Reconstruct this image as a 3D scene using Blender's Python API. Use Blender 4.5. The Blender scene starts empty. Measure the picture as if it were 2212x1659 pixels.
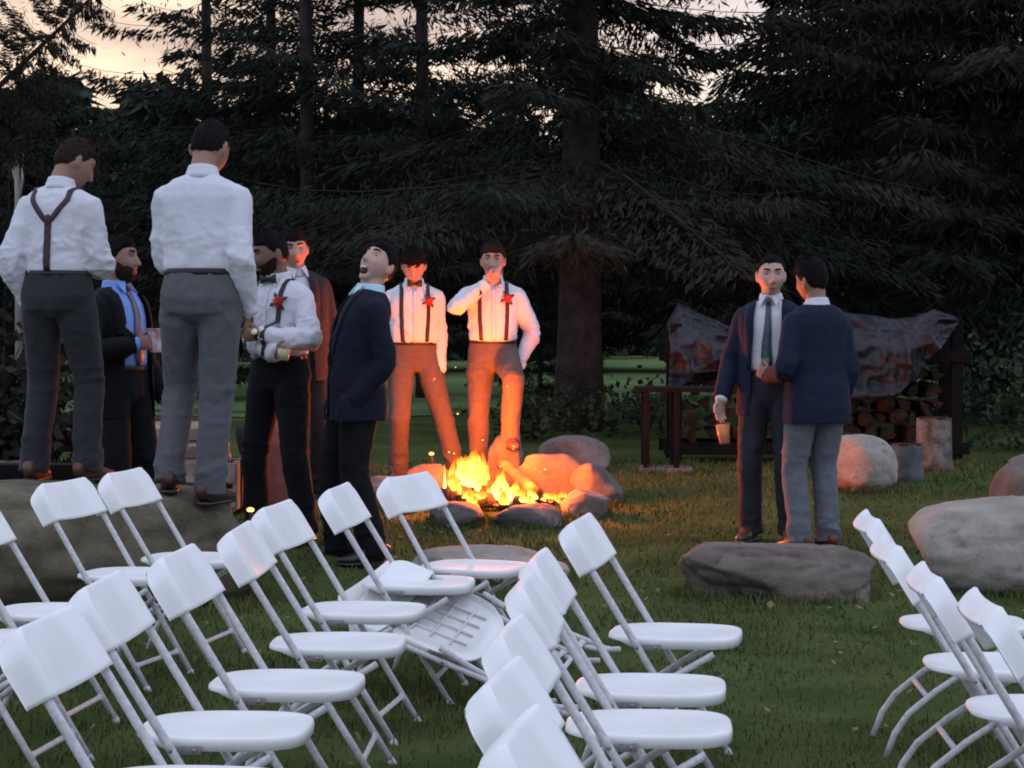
import bpy, bmesh, math, random
import numpy as np
from mathutils import Vector, Matrix, Euler
from mathutils.bvhtree import BVHTree

R = math.radians
rnd = random.Random(7)
npr = np.random.RandomState(7)
scene = bpy.context.scene
COL = scene.collection

# ------------------------------------------------------------------ camera
CAM_H, CAM_PITCH, F_PX = 1.46, R(1.904), 8110.0 / 3840.0
cam_data = bpy.data.cameras.new('camera')
cam_data.sensor_width = 36.0
cam_data.lens = 36.0 * F_PX
cam_data.clip_end = 3000.0
cam = bpy.data.objects.new('camera', cam_data)
cam.location = (0, 0, CAM_H)
cam.rotation_euler = (R(90) - CAM_PITCH, 0, 0)
COL.objects.link(cam)
scene.camera = cam

# ------------------------------------------------------------------ dusk sky
SUN_ELEV, SUN_AZ = R(2.0), R(-14.0)      # sunset ahead, a little to the left (azimuth from +Y towards +X)
world = bpy.data.worlds.new('World')
scene.world = world
world.use_nodes = True
wn = world.node_tree
wn.nodes.clear()
def WN(t, **kw):
    n = wn.nodes.new(t)
    for k, v in kw.items():
        setattr(n, k, v)
    return n
def wl(a, b): wn.links.new(a, b)
w_out = WN('ShaderNodeOutputWorld')
w_bg = WN('ShaderNodeBackground'); w_bg.inputs['Strength'].default_value = 0.1
w_sky = WN('ShaderNodeTexSky', sky_type='NISHITA', sun_disc=False)
w_sky.sun_elevation = SUN_ELEV
w_sky.sun_rotation = SUN_AZ
w_sky.altitude = 200; w_sky.dust_density = 1.5; w_sky.ozone_density = 1.5
w_tc = WN('ShaderNodeTexCoord')
w_map = WN('ShaderNodeMapping'); w_map.inputs['Scale'].default_value = (2.2, 2.2, 13.0)
w_map.inputs['Rotation'].default_value = (R(2.5), R(-1.5), R(20))
w_noise = WN('ShaderNodeTexNoise'); w_noise.inputs['Scale'].default_value = 1.6
w_noise.inputs['Detail'].default_value = 6; w_noise.inputs['Roughness'].default_value = 0.55
wl(w_tc.outputs['Generated'], w_map.inputs['Vector']); wl(w_map.outputs['Vector'], w_noise.inputs['Vector'])
w_ramp = WN('ShaderNodeValToRGB')
w_ramp.color_ramp.elements[0].position = 0.40; w_ramp.color_ramp.elements[1].position = 0.58
wl(w_noise.outputs['Fac'], w_ramp.inputs['Fac'])
# glow of the set sun in the cloud layer: depends on the angle to the sunset and on height
w_dot = WN('ShaderNodeVectorMath', operation='DOT_PRODUCT')
w_dot.inputs[1].default_value = (math.sin(SUN_AZ) * math.cos(SUN_ELEV), math.cos(SUN_AZ) * math.cos(SUN_ELEV), math.sin(SUN_ELEV))
w_nrm = WN('ShaderNodeVectorMath', operation='NORMALIZE')
wl(w_tc.outputs['Generated'], w_nrm.inputs[0]); wl(w_nrm.outputs[0], w_dot.inputs[0])
w_glow = WN('ShaderNodeMapRange'); w_glow.inputs['From Min'].default_value = 0.80; w_glow.inputs['From Max'].default_value = 0.998
w_glow.interpolation_type = 'SMOOTHSTEP'
wl(w_dot.outputs['Value'], w_glow.inputs['Value'])
w_c1 = WN('ShaderNodeMix', data_type='RGBA')     # dark cloud: lavender grey -> mauve near the sunset
w_c1.inputs[6].default_value = (6.1, 6.8, 9.3, 1); w_c1.inputs[7].default_value = (4.5, 3.75, 3.75, 1)
w_c2 = WN('ShaderNodeMix', data_type='RGBA')     # thin cloud: pale blue -> cream near the sunset
w_c2.inputs[6].default_value = (7.9, 8.95, 11.7, 1); w_c2.inputs[7].default_value = (9.2, 7.4, 5.9, 1)
wl(w_glow.outputs[0], w_c1.inputs[0]); wl(w_glow.outputs[0], w_c2.inputs[0])
w_mix = WN('ShaderNodeMix', data_type='RGBA')
wl(w_ramp.outputs['Color'], w_mix.inputs[0]); wl(w_c1.outputs[2], w_mix.inputs[6]); wl(w_c2.outputs[2], w_mix.inputs[7])
w_add = WN('ShaderNodeMix', data_type='RGBA', blend_type='ADD'); w_add.inputs[0].default_value = 0.12
wl(w_mix.outputs[2], w_add.inputs[6]); wl(w_sky.outputs[0], w_add.inputs[7])
wl(w_add.outputs[2], w_bg.inputs['Color']); wl(w_bg.outputs[0], w_out.inputs['Surface'])

sun_data = bpy.data.lights.new('sun', 'SUN')
sun_data.energy = 0.12; sun_data.angle = R(6); sun_data.color = (1.0, 0.78, 0.55)
sun = bpy.data.objects.new('sun', sun_data)
sun.rotation_euler = Vector((-math.sin(SUN_AZ) * math.cos(SUN_ELEV), -math.cos(SUN_AZ) * math.cos(SUN_ELEV), -math.sin(SUN_ELEV))).to_track_quat('-Z', 'Y').to_euler()
COL.objects.link(sun)

vs = scene.view_settings
vs.view_transform = 'Standard'; vs.look = 'None'; vs.gamma = 1.0; vs.exposure = 0.22
try: vs.use_curve_mapping = False
except Exception: pass
scene.cycles.use_denoising = True
scene.cycles.filter_width = 1.9
scene.cycles.max_bounces = 5
scene.cycles.diffuse_bounces = 2
scene.cycles.glossy_bounces = 2
scene.cycles.transmission_bounces = 5
scene.cycles.caustics_reflective = False
scene.cycles.caustics_refractive = False
scene.cycles.transparent_max_bounces = 12

# ------------------------------------------------------------------ helpers
def W(u, v, Y):
    """a picture position (on a 2212 x 1659 grid) at distance Y -> point in the scene"""
    f = F_PX * 2212.0
    a, b = (u - 1106.0) / f, (829.5 - v) / f
    c, s = math.cos(CAM_PITCH), math.sin(CAM_PITCH)
    dy, dz = c + b * s, -s + b * c
    t = Y / dy
    return Vector((a * t, Y, CAM_H + dz * t))

def sstep(x, a, b):
    t = np.clip((x - a) / (b - a), 0, 1)
    return t * t * (3 - 2 * t)

def gz(x, y):
    """height of the lawn"""
    x = np.asarray(x, float); y = np.asarray(y, float)
    z = 0.25 * sstep(y, 12.0, 17.0) + 0.08 * sstep(y, 16.0, 24.0) + 0.9 * sstep(y, 40.0, 140.0)
    z = z + 0.13 * sstep(-x, 0.4, 1.4) * sstep(y, 11.2, 12.3) * (1 - sstep(y, 13.5, 17.0))      # low rise at the left of the fire
    z = z + 0.012 * np.sin(x * 1.9 + 0.6 * y) * np.sin(y * 1.3 + 1.0) * sstep(y, 2, 6)
    return z

_tab = npr.rand(32, 32, 32)
def vnoise(p, scale=1.0, off=0.0):
    q = np.asarray(p, float) * scale + off + 100.0
    i = np.floor(q).astype(int); f = q - i; f = f * f * (3 - 2 * f)
    i0 = i % 32; i1 = (i + 1) % 32
    def T(a, b, c): return _tab[a[:, 0], b[:, 1], c[:, 2]]
    x0 = T(i0, i0, i0) * (1 - f[:, 0]) + T(i1, i0, i0) * f[:, 0]
    x1 = T(i0, i1, i0) * (1 - f[:, 0]) + T(i1, i1, i0) * f[:, 0]
    x2 = T(i0, i0, i1) * (1 - f[:, 0]) + T(i1, i0, i1) * f[:, 0]
    x3 = T(i0, i1, i1) * (1 - f[:, 0]) + T(i1, i1, i1) * f[:, 0]
    y0 = x0 * (1 - f[:, 1]) + x1 * f[:, 1]; y1 = x2 * (1 - f[:, 1]) + x3 * f[:, 1]
    return y0 * (1 - f[:, 2]) + y1 * f[:, 2]

def mesh_from(name, verts, faces, smooth=True):
    me = bpy.data.meshes.new(name)
    me.from_pydata([tuple(v) for v in verts], [], [tuple(f) for f in faces])
    if smooth: me.polygons.foreach_set('use_smooth', [True] * len(me.polygons))
    me.update()
    return me

def mesh_fast(name, V, F, smooth=False):
    """V (n,3), F (m,k) arrays with the same k"""
    V = np.asarray(V, np.float32); F = np.asarray(F, np.int32)
    me = bpy.data.meshes.new(name)
    m, k = F.shape
    me.vertices.add(len(V)); me.vertices.foreach_set('co', V.ravel())
    me.loops.add(m * k); me.loops.foreach_set('vertex_index', F.ravel())
    me.polygons.add(m); me.polygons.foreach_set('loop_start', np.arange(m, dtype=np.int32) * k)
    me.polygons.foreach_set('loop_total', np.full(m, k, np.int32))
    if smooth: me.polygons.foreach_set('use_smooth', np.ones(m, bool))
    me.update(calc_edges=True); me.validate()
    return me

def obj(name, me, material=None, parent=None, loc=None, rot=None):
    o = bpy.data.objects.new(name, me)
    COL.objects.link(o)
    if material is not None and me is not None and not me.materials: me.materials.append(material)
    if parent is not None: o.parent = parent
    if loc is not None: o.location = loc
    if rot is not None: o.rotation_euler = rot
    return o

def tag(o, label, cat, group=None):
    o['label'] = label; o['category'] = cat
    if group: o['group'] = group
    return o

def thing(name, label, cat, loc=(0, 0, 0), rz=0.0, group=None):
    o = bpy.data.objects.new(name, None)
    o.empty_display_size = 0.1
    COL.objects.link(o)
    o.location = loc; o.rotation_euler = (0, 0, rz)
    return tag(o, label, cat, group)

def copy_tree(o, parent=None):
    c = o.copy(); COL.objects.link(c); c.parent = parent
    for ch in list(o.children): copy_tree(ch, c)
    return c

class MB:
    """collects closed pieces for ONE mesh"""
    def __init__(s): s.v = []; s.f = []
    def add(s, V, F):
        n = len(s.v); s.v += [tuple(map(float, p)) for p in V]; s.f += [tuple(i + n for i in f) for f in F]
        return s
    def loft(s, P, A, B=None, side=(0, 1, 0), n=14, power=2.0, cap=True):
        P = [Vector(p) for p in P]; B = B or A
        N = len(P); V = []; F = []
        u = Vector(side)
        for i in range(N):
            t = (P[min(i + 1, N - 1)] - P[max(i - 1, 0)])
            if t.length < 1e-9: t = Vector((0, 0, 1))
            t.normalize()
            uu = u - t * u.dot(t)
            if uu.length < 1e-4: uu = Vector((1, 0, 0)) - t * t.x
            if uu.length < 1e-4: uu = Vector((0, 1, 0)) - t * t.y
            uu.normalize(); w = t.cross(uu)
            if power == 2.0 and isinstance(side, tuple): u = uu
            for k in range(n):
                a = 2 * math.pi * k / n; c, q = math.cos(a), math.sin(a)
                if power != 2.0:
                    c = math.copysign(abs(c) ** (2 / power), c); q = math.copysign(abs(q) ** (2 / power), q)
                V.append(P[i] + uu * (A[i] * c) + w * (B[i] * q))
        for i in range(N - 1):
            for k in range(n):
                F.append((i * n + k, i * n + (k + 1) % n, (i + 1) * n + (k + 1) % n, (i + 1) * n + k))
        if cap:
            F.append(tuple(range(n - 1, -1, -1))); F.append(tuple((N - 1) * n + k for k in range(n)))
        return s.add(V, F)
    def tube(s, P, r, n=10): return s.loft(P, [r] * len(P) if not isinstance(r, (list, tuple)) else list(r), n=n)
    def box(s, c, size, rot=None, bevel=0.0):
        bm = bmesh.new(); bmesh.ops.create_cube(bm, size=1.0)
        for v in bm.verts: v.co = Vector((v.co.x * size[0], v.co.y * size[1], v.co.z * size[2]))
        if bevel: bmesh.ops.bevel(bm, geom=list(bm.edges), offset=bevel, segments=2, affect='EDGES', profile=0.6)
        M = (rot if rot is not None else Matrix.Identity(3))
        V = [M @ v.co + Vector(c) for v in bm.verts]
        bm.verts.index_update()
        F = [[v.index for v in f.verts] for f in bm.faces]
        bm.free()
        return s.add(V, F)
    def ball(s, c, r, rot=None, nu=14, nv=9):
        r = (r, r, r) if not isinstance(r, (list, tuple)) else r
        V = [(0, 0, 1)]; F = []
        for j in range(1, nv):
            for k in range(nu):
                a, b = 2 * math.pi * k / nu, math.pi * j / nv
                V.append((math.sin(b) * math.cos(a), math.sin(b) * math.sin(a), math.cos(b)))
        V.append((0, 0, -1)); L = len(V) - 1
        for k in range(nu):
            F.append((0, 1 + k, 1 + (k + 1) % nu))
            F.append((L, 1 + (nv - 2) * nu + (k + 1) % nu, 1 + (nv - 2) * nu + k))
            for j in range(nv - 2):
                F.append((1 + j * nu + k, 1 + (j + 1) * nu + k, 1 + (j + 1) * nu + (k + 1) % nu, 1 + j * nu + (k + 1) % nu))
        M = rot if rot is not None else Matrix.Identity(3)
        return s.add([M @ Vector((p[0] * r[0], p[1] * r[1], p[2] * r[2])) + Vector(c) for p in V], F)
    def mesh(s, name='m', smooth=True): return mesh_from(name, s.v, s.f, smooth)
    def build(s, name, material, parent=None, smooth=True): return obj(name, s.mesh(name, smooth), material, parent)

# ------------------------------------------------------------------ materials
def mat(name, col, rough=0.7, var=0.0, scale=8.0, bump=0.0, bscale=60.0, col2=None, metal=0.0, sheen=0.0, trans=0.0, ior=1.45, sub=0.0, coord='Object', detail=4.0, spec=0.5):
    m = bpy.data.materials.new(name); m.use_nodes = True
    nt = m.node_tree; b = nt.nodes['Principled BSDF']
    b.inputs['Base Color'].default_value = (*col, 1); b.inputs['Roughness'].default_value = rough
    b.inputs['Metallic'].default_value = metal
    b.inputs['Specular IOR Level'].default_value = spec
    if trans: b.inputs['Transmission Weight'].default_value = trans; b.inputs['IOR'].default_value = ior
    if sheen: b.inputs['Sheen Weight'].default_value = sheen; b.inputs['Sheen Roughness'].default_value = 0.4
    if sub:
        b.inputs['Subsurface Weight'].default_value = sub; b.inputs['Subsurface Radius'].default_value = (0.012, 0.005, 0.003)
        b.inputs['Subsurface Scale'].default_value = 1.0
    tc = nt.nodes.new('ShaderNodeTexCoord')
    if var or col2:
        n = nt.nodes.new('ShaderNodeTexNoise'); n.inputs['Scale'].default_value = scale; n.inputs['Detail'].default_value = detail
        nt.links.new(tc.outputs[coord], n.inputs['Vector'])
        r = nt.nodes.new('ShaderNodeValToRGB')
        c2 = col2 if col2 else tuple(min(1, c * (1 + var)) for c in col)
        c1 = col if col2 else tuple(c * (1 - var) for c in col)
        r.color_ramp.elements[0].color = (*c1, 1); r.color_ramp.elements[1].color = (*c2, 1)
        r.color_ramp.elements[0].position = 0.33; r.color_ramp.elements[1].position = 0.67
        nt.links.new(n.outputs['Fac'], r.inputs['Fac']); nt.links.new(r.outputs['Color'], b.inputs['Base Color'])
    if bump:
        n2 = nt.nodes.new('ShaderNodeTexNoise'); n2.inputs['Scale'].default_value = bscale; n2.inputs['Detail'].default_value = 5
        nt.links.new(tc.outputs[coord], n2.inputs['Vector'])
        bp = nt.nodes.new('ShaderNodeBump'); bp.inputs['Strength'].default_value = bump; bp.inputs['Distance'].default_value = 0.02
        nt.links.new(n2.outputs['Fac'], bp.inputs['Height']); nt.links.new(bp.outputs['Normal'], b.inputs['Normal'])
    return m

M = {}
M['plastic'] = mat('white_plastic', (0.86, 0.85, 0.82), 0.5, col2=(0.76, 0.74, 0.70), detail=10, scale=6, bump=0.04, bscale=40)
M['tube'] = mat('white_enamelled_tube', (0.56, 0.54, 0.53), 0.5, var=0.16, scale=60, bump=0.15, bscale=220)
M['beard'] = mat('short_beard', (0.030, 0.018, 0.012), 0.8, spec=0.1, var=0.5, scale=70, bump=0.6, bscale=160)
M['hinge'] = mat('hinge_steel', (0.32, 0.30, 0.29), 0.5, metal=0.7, var=0.2, scale=60)
M['shirt'] = mat('white_cotton', (0.62, 0.61, 0.64), 0.85, var=0.03, scale=6, bump=0.25, bscale=26, sheen=0.15)
M['pale_shirt'] = mat('pale_blue_cotton', (0.50, 0.68, 0.76), 0.85, var=0.03, bump=0.2, bscale=26)
M['blue_shirt'] = mat('blue_cotton', (0.20, 0.33, 0.72), 0.85, var=0.04, bump=0.2, bscale=26)
M['charcoal'] = mat('charcoal_wool', (0.017, 0.017, 0.020), 0.9, var=0.12, scale=30, bump=0.2, bscale=40, sheen=0.1)
M['grey_wool'] = mat('grey_wool', (0.085, 0.085, 0.088), 0.9, var=0.10, scale=30, bump=0.25, bscale=30, sheen=0.1)
M['blue_grey'] = mat('blue_grey_wool', (0.12, 0.125, 0.14), 0.9, var=0.10, scale=30, bump=0.25, bscale=30, sheen=0.1)
M['black_wool'] = mat('black_wool', (0.0055, 0.0055, 0.0068), 0.9, spec=0.25, var=0.15, scale=25, bump=0.2, bscale=30)
M['navy'] = mat('navy_wool', (0.0080, 0.0120, 0.0310), 0.9, var=0.12, scale=25, bump=0.2, bscale=30, spec=0.3)
M['dark_navy'] = mat('dark_navy_wool', (0.0055, 0.0075, 0.0170), 0.9, var=0.12, scale=25, bump=0.2, bscale=30, spec=0.3)
M['maroon_wool'] = mat('brown_wool', (0.016, 0.009, 0.010), 0.9, var=0.12, scale=25, bump=0.2, bscale=30)
M['grey_brown'] = mat('grey_brown_wool', (0.085, 0.066, 0.056), 0.9, var=0.10, scale=28, bump=0.2, bscale=30)
M['plum_grey'] = mat('plum_grey_wool', (0.019, 0.018, 0.026), 0.9, var=0.10, scale=28, bump=0.2, bscale=30)
M['leather'] = mat('dark_brown_leather', (0.045, 0.018, 0.013), 0.45, var=0.2, scale=20)
M['strap'] = mat('maroon_strap', (0.038, 0.012, 0.018), 0.6, var=0.15, scale=40)
M['black_strap'] = mat('black_strap', (0.015, 0.010, 0.012), 0.6, var=0.15, scale=40)
M['shoe_brown'] = mat('brown_shoe_leather', (0.10, 0.035, 0.018), 0.4, var=0.2, scale=20)
M['shoe_black'] = mat('black_shoe_leather', (0.015, 0.012, 0.012), 0.35, var=0.2, scale=20)
M['skin'] = mat('skin', (0.42, 0.235, 0.165), 0.55, var=0.08, scale=14, bump=0.05, bscale=90, sub=0.08)
M['skin_tan'] = mat('tanned_skin', (0.30, 0.155, 0.105), 0.55, var=0.08, scale=14, bump=0.05, bscale=90, sub=0.08)
M['skin_dark'] = mat('deep_tanned_skin', (0.20, 0.10, 0.07), 0.55, var=0.08, scale=14, bump=0.05, bscale=90, sub=0.08)
M['skin_pale'] = mat('pale_skin', (0.52, 0.31, 0.235), 0.55, var=0.08, scale=14, bump=0.05, bscale=90, sub=0.08)
M['hair_dark'] = mat('dark_hair', (0.008, 0.006, 0.0055), 0.7, spec=0.12, var=0.4, scale=60, bump=0.7, bscale=160)
M['hair_brown'] = mat('brown_hair', (0.026, 0.016, 0.011), 0.7, spec=0.12, var=0.4, scale=60, bump=0.7, bscale=160)
M['eye_white'] = mat('eye_white', (0.36, 0.30, 0.27), 0.3)
M['iris'] = mat('iris', (0.02, 0.012, 0.008), 0.25)
M['lips'] = mat('lips', (0.22, 0.075, 0.065), 0.5)
M['mouth_dark'] = mat('open_mouth', (0.03, 0.008, 0.008), 0.6)
M['teeth'] = mat('teeth', (0.7, 0.66, 0.58), 0.3)
M['rose'] = mat('red_rose', (0.45, 0.03, 0.02), 0.7, var=0.3, scale=60)
M['leaf_green'] = mat('rose_leaf', (0.03, 0.05, 0.02), 0.7)
M['tie'] = mat('slate_tie', (0.045, 0.065, 0.085), 0.5, var=0.5, scale=60)
M['gold_tie'] = mat('patterned_tie', (0.22, 0.19, 0.21), 0.5, col2=(0.07, 0.06, 0.12), scale=38)
M['watch_face'] = mat('watch_face', (0.78, 0.72, 0.50), 0.3)
M['watch_gold'] = mat('watch_case', (0.5, 0.36, 0.16), 0.3, metal=0.8)
# ------------------------------------------------------------------ folding chairs
LEAN = 0.612
def tube_x(z): return -0.06 - LEAN * (z - 0.43)
TDIR = Vector((-LEAN, 0, 1)).normalized()          # up along the frame
NDIR = Vector((TDIR.z, 0, -TDIR.x)).normalized()   # out of the frame towards the sitter

def chair_meshes():
    me = {}
    # backrest shell with a rolled rim over both tubes and along the top
    nu, nv = 40, 22; HW, L = 0.234, 0.182
    base = Vector((tube_x(0.650), 0, 0.650))
    us = np.linspace(-1, 1, nu + 1); us = np.sign(us) * (1 - (1 - np.abs(us)) ** 1.6)
    vsn = np.linspace(0, 1, nv + 1); vsn = 1 - (1 - vsn) ** 1.35
    V = []
    for lay in (0, 1):
        for v in vsn:
            wv = HW
            k = max(0.0, (v - 0.52) / 0.48)
            wv = HW - 0.085 * (1 - math.sqrt(max(0.0, 1 - k ** 2)))
            for u in us:
                e = min((1 - abs(u)) * wv, (1 - v) * L * 1.25)
                ee = e - 0.008 * lay
                rim = 1 - float(np.clip(ee / 0.026, 0, 1))
                rim = rim * rim * (3 - 2 * rim) * 0.5 + rim * 0.5
                w = 0.026 - 0.012 * (1 - u * u) - 0.064 * max(0.0, rim) - 0.006 * lay * (1 if e > 0.006 else 0)
                h = v * L
                if v < 0.5: h += -0.004 * (1 - u * u) * (1 - v * 2) + 0.010 * (1 - min(1.0, e / 0.03)) * (1 - 2 * v) * -1
                h -= 0.030 * rim ** 1.4 * float(sstep(np.array(v), 0.45, 1.0)); h += 0.012 * rim * (1 - float(sstep(np.array(v), 0.0, 0.3)))
                p = base + TDIR * h + NDIR * w + Vector((0, u * wv, 0))
                V.append(p)
    F = []; n1 = nu + 1; off = (nu + 1) * (nv + 1)
    for j in range(nv):
        for i in range(nu):
            a = j * n1 + i
            F.append((a, a + 1, a + n1 + 1, a + n1)); F.append((off + a, off + a + n1, off + a + n1 + 1, off + a + 1))
    for i in range(nu):
        F.append((i, off + i, off + i + 1, i + 1)); a = nv * n1 + i; F.append((a, a + 1, off + a + 1, off + a))
    for j in range(nv):
        a = j * n1; F.append((a, a + n1, off + a + n1, off + a)); a = j * n1 + nu; F.append((a, off + a, off + a + n1, a + n1))
    m = mesh_from('backrest', V, F); bm = bmesh.new(); bm.from_mesh(m); bmesh.ops.recalc_face_normals(bm, faces=bm.faces); bm.to_mesh(m); bm.free()
    me['backrest'] = m
    # seat pan
    N = 56; out = []
    for k in range(N):
        a = 2 * math.pi * k / N; c, s_ = math.cos(a), math.sin(a)
        px = math.copysign(abs(c) ** 0.62, c); py = math.copysign(abs(s_) ** 0.55, s_)
        x = 0.05 + (0.205 if px > 0 else 0.215) * px
        y = (0.186 - 0.022 * max(0, -px) ** 2) * py
        out.append((x, y))
    def ring(sc, z, dz=None):
        return [(0.05 + (x - 0.05) * sc, y * sc, z + (dz(x, y) if dz else 0)) for x, y in out]
    skirt = lambda x, y: 0.024 * float(sstep(np.array(-x), 0.06, 0.13))
    skirt2 = lambda x, y: 0.018 * float(sstep(np.array(-x), 0.06, 0.13))
    rings = [ring(0.02, 0.434), ring(0.4, 0.434), ring(0.7, 0.436), ring(0.9, 0.439), ring(0.975, 0.439), ring(0.992, 0.436), ring(1.0, 0.428), ring(0.998, 0.425),
             ring(0.995, 0.408, skirt2), ring(0.965, 0.407, skirt2), ring(0.95, 0.427), ring(0.74, 0.427), ring(0.72, 0.417), ring(0.02, 0.417)]
    V = [p for r_ in rings for p in r_]; F = []
    for j in range(len(rings) - 1):
        for k in range(N): F.append((j * N + k, j * N + (k + 1) % N, (j + 1) * N + (k + 1) % N, (j + 1) * N + k))
    F.append(tuple(range(N - 1, -1, -1))); F.append(tuple((len(rings) - 1) * N + k for k in range(N)))
    ribs = MB()
    for ry in (-0.085, -0.028, 0.028, 0.085): ribs.box((0.05, ry, 0.412), (0.27, 0.006, 0.014))
    for rx in (-0.03, 0.05, 0.13): ribs.box((rx, 0, 0.4125), (0.006, 0.23, 0.012))
    n0 = len(V); V = V + ribs.v; F = F + [tuple(i + n0 for i in f) for f in ribs.f]
    m = mesh_from('seat', V, F); bm = bmesh.new(); bm.from_mesh(m); bmesh.ops.recalc_face_normals(bm, faces=bm.faces); bm.to_mesh(m); bm.free()
    me['seat'] = m
    for sd, y in (('l', 0.202), ('r', -0.202)):
        me['frame_' + sd] = MB().tube([(tube_x(z), y, z) for z in (0.012, 0.2, 0.43, 0.60, 0.70)], 0.0112, 12).mesh('frame_tube')
        yy = y * 0.90
        pts = [(0.185, yy, 0.395), (0.05, yy, 0.315), (-0.07, yy, 0.235), (-0.16, yy, 0.160), (-0.205, yy, 0.095), (-0.235, yy, 0.012)]
        me['rear_' + sd] = MB().tube(pts, 0.0105, 12).mesh('rear_leg')
        me['foot_' + sd] = MB().tube([(tube_x(z), y, z) for z in (0.0, 0.022)], 0.0128, 12).mesh('foot_cap')
        sy = math.copysign(1, y)
        me['hinge_' + sd] = MB().box((tube_x(0.418) + 0.035, y - sy * 0.011, 0.412), (0.075, 0.004, 0.022), bevel=0.0015).ball((tube_x(0.415), y + sy * 0.013, 0.415), (0.006, 0.003, 0.006)).ball((tube_x(0.415) + 0.055, y - sy * 0.006, 0.412), (0.006, 0.004, 0.006)).mesh('hinge')
    def bar(x, z, hw):
        P = [(x, y, z) for y in (-hw, -hw + 0.02, -hw + 0.045, 0, hw - 0.045, hw - 0.02, hw)]
        return MB().loft(P, [0.020, 0.014, 0.0095, 0.0095, 0.0095, 0.014, 0.020], [0.006] * 7, side=TDIR, n=10)
    me['bar_front'] = bar(tube_x(0.10), 0.10, 0.200).mesh('crossbar')
    me['bar_rear'] = MB().tube([(-0.10, -0.184, 0.212), (-0.10, 0.184, 0.212)], 0.009, 10).mesh('crossbar')
    return me
CM = chair_meshes()
def make_chair(label, folded=False):
    t = thing('folding_chair', label, 'chair')
    obj('backrest', CM['backrest'], M['plastic'], t)
    seat = obj('seat', CM['seat'], M['plastic'], t)
    obj('frame_tube', CM['frame_l'], M['tube'], t); obj('frame_tube', CM['frame_r'], M['tube'], t)
    rl = obj('rear_leg', CM['rear_l'], M['tube'], t); rr = obj('rear_leg', CM['rear_r'], M['tube'], t)
    obj('foot_cap', CM['foot_l'], M['tube'], t); obj('foot_cap', CM['foot_r'], M['tube'], t)
    hl = obj('hinge', CM['hinge_l'], M['hinge'], t); hr = obj('hinge', CM['hinge_r'], M['hinge'], t)
    obj('crossbar', CM['bar_front'], M['tube'], t); br = obj('crossbar', CM['bar_rear'], M['tube'], t)
    if folded:
        hz = Vector((tube_x(0.425), 0, 0.425))
        a = -(math.atan2(TDIR.z, TDIR.x))         # seat swings up until it lies in the frame
        Ms = Matrix.Translation(hz + TDIR * 0.0) @ Matrix.Rotation(a, 4, 'Y') @ Matrix.Translation(-Vector((-0.06, 0, 0.425)))
        for o in (seat, hl, hr): o.matrix_local = Ms
        d = Vector((-0.42, 0, -0.383)).normalized(); ang = math.atan2((-TDIR).z, (-TDIR).x) - math.atan2(d.z, d.x)
        pv = Vector((0.02, 0, 0.30)); tgt = Vector((tube_x(0.30), 0, 0.30)) - NDIR * 0.0
        Ml = Matrix.Translation(tgt) @ Matrix.Rotation(-ang, 4, 'Y') @ Matrix.Translation(-pv)
        for o in (rl, rr, br): o.matrix_local = Ml
    return t

CHAIRS = [  # x, y, heading in degrees, label
    (-0.56, 7.47, -9, 'white folding chair in front of the toppled folded chairs, its seat nearest the fallen backrest'),
    (-0.59, 6.75, -2, 'white folding chair second in the left row in front of the toppled folded chairs'),
    (-0.67, 5.99, -5, 'white folding chair of the left row with its whole seat below the bearded man'),
    (-0.75, 5.31, -3, 'white folding chair half hidden behind the big backrest at lower left'),
    (-0.755, 4.67, -6, 'nearest white folding chair at lower left with the largest backrest'),
    (-0.40, 8.19, -7, 'white folding chair with a narrow backrest against the laughing man’s dark legs'),
    (-0.19, 8.77, -24, 'white folding chair turned to the camera with its backrest against the fire'),
    (-1.38, 9.07, -12, 'white folding chair in front of the big boulder, its backrest below the grey trousers'),
    (-1.54, 8.56, -16, 'white folding chair in front of the boulder below the man with brown suspenders'),
    (-1.64, 7.54, -8, 'white folding chair cut off by the left edge, backrest beside the boulder'),
    (-1.60, 6.85, -8, 'white folding chair at the left edge with only a seat corner and legs in view'),
    (0.48, 6.91, -11, 'white folding chair standing apart right of the fire, farthest of the middle row'),
    (0.34, 5.99, -6, 'white folding chair second from the fire in the middle row'),
    (0.30, 5.43, -4, 'white folding chair third from the fire in the middle row'),
    (0.26, 4.58, -7, 'white folding chair fourth from the fire, backrest over the toppled chairs'),
    (0.245, 3.98, -9, 'white folding chair fifth from the fire, backrest mostly hidden'),
    (0.275, 3.47, -9, 'nearest white folding chair at the bottom centre, only its backrest in view'),
    (1.47, 7.22, -3, 'white folding chair in front of the right boulders, farthest of the right row'),
    (1.38, 6.33, -3, 'white folding chair second in the right row, seen edge-on'),
    (1.36, 5.63, -4, 'white folding chair third in the right row, seen edge-on'),
    (1.39, 5.10, -3, 'white folding chair at the right edge, nearest of the right row'),
]
proto = make_chair(CHAIRS[0][3])
for i, (x, y, a, lab) in enumerate(CHAIRS):
    o = proto if i == 0 else copy_tree(proto)
    o.location = (x, y, float(gz(x, y)) - 0.006); o.rotation_euler = (0, 0, R(a))
    tag(o, lab, 'chair', 'white folding chairs set out in rows on the lawn')
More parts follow.
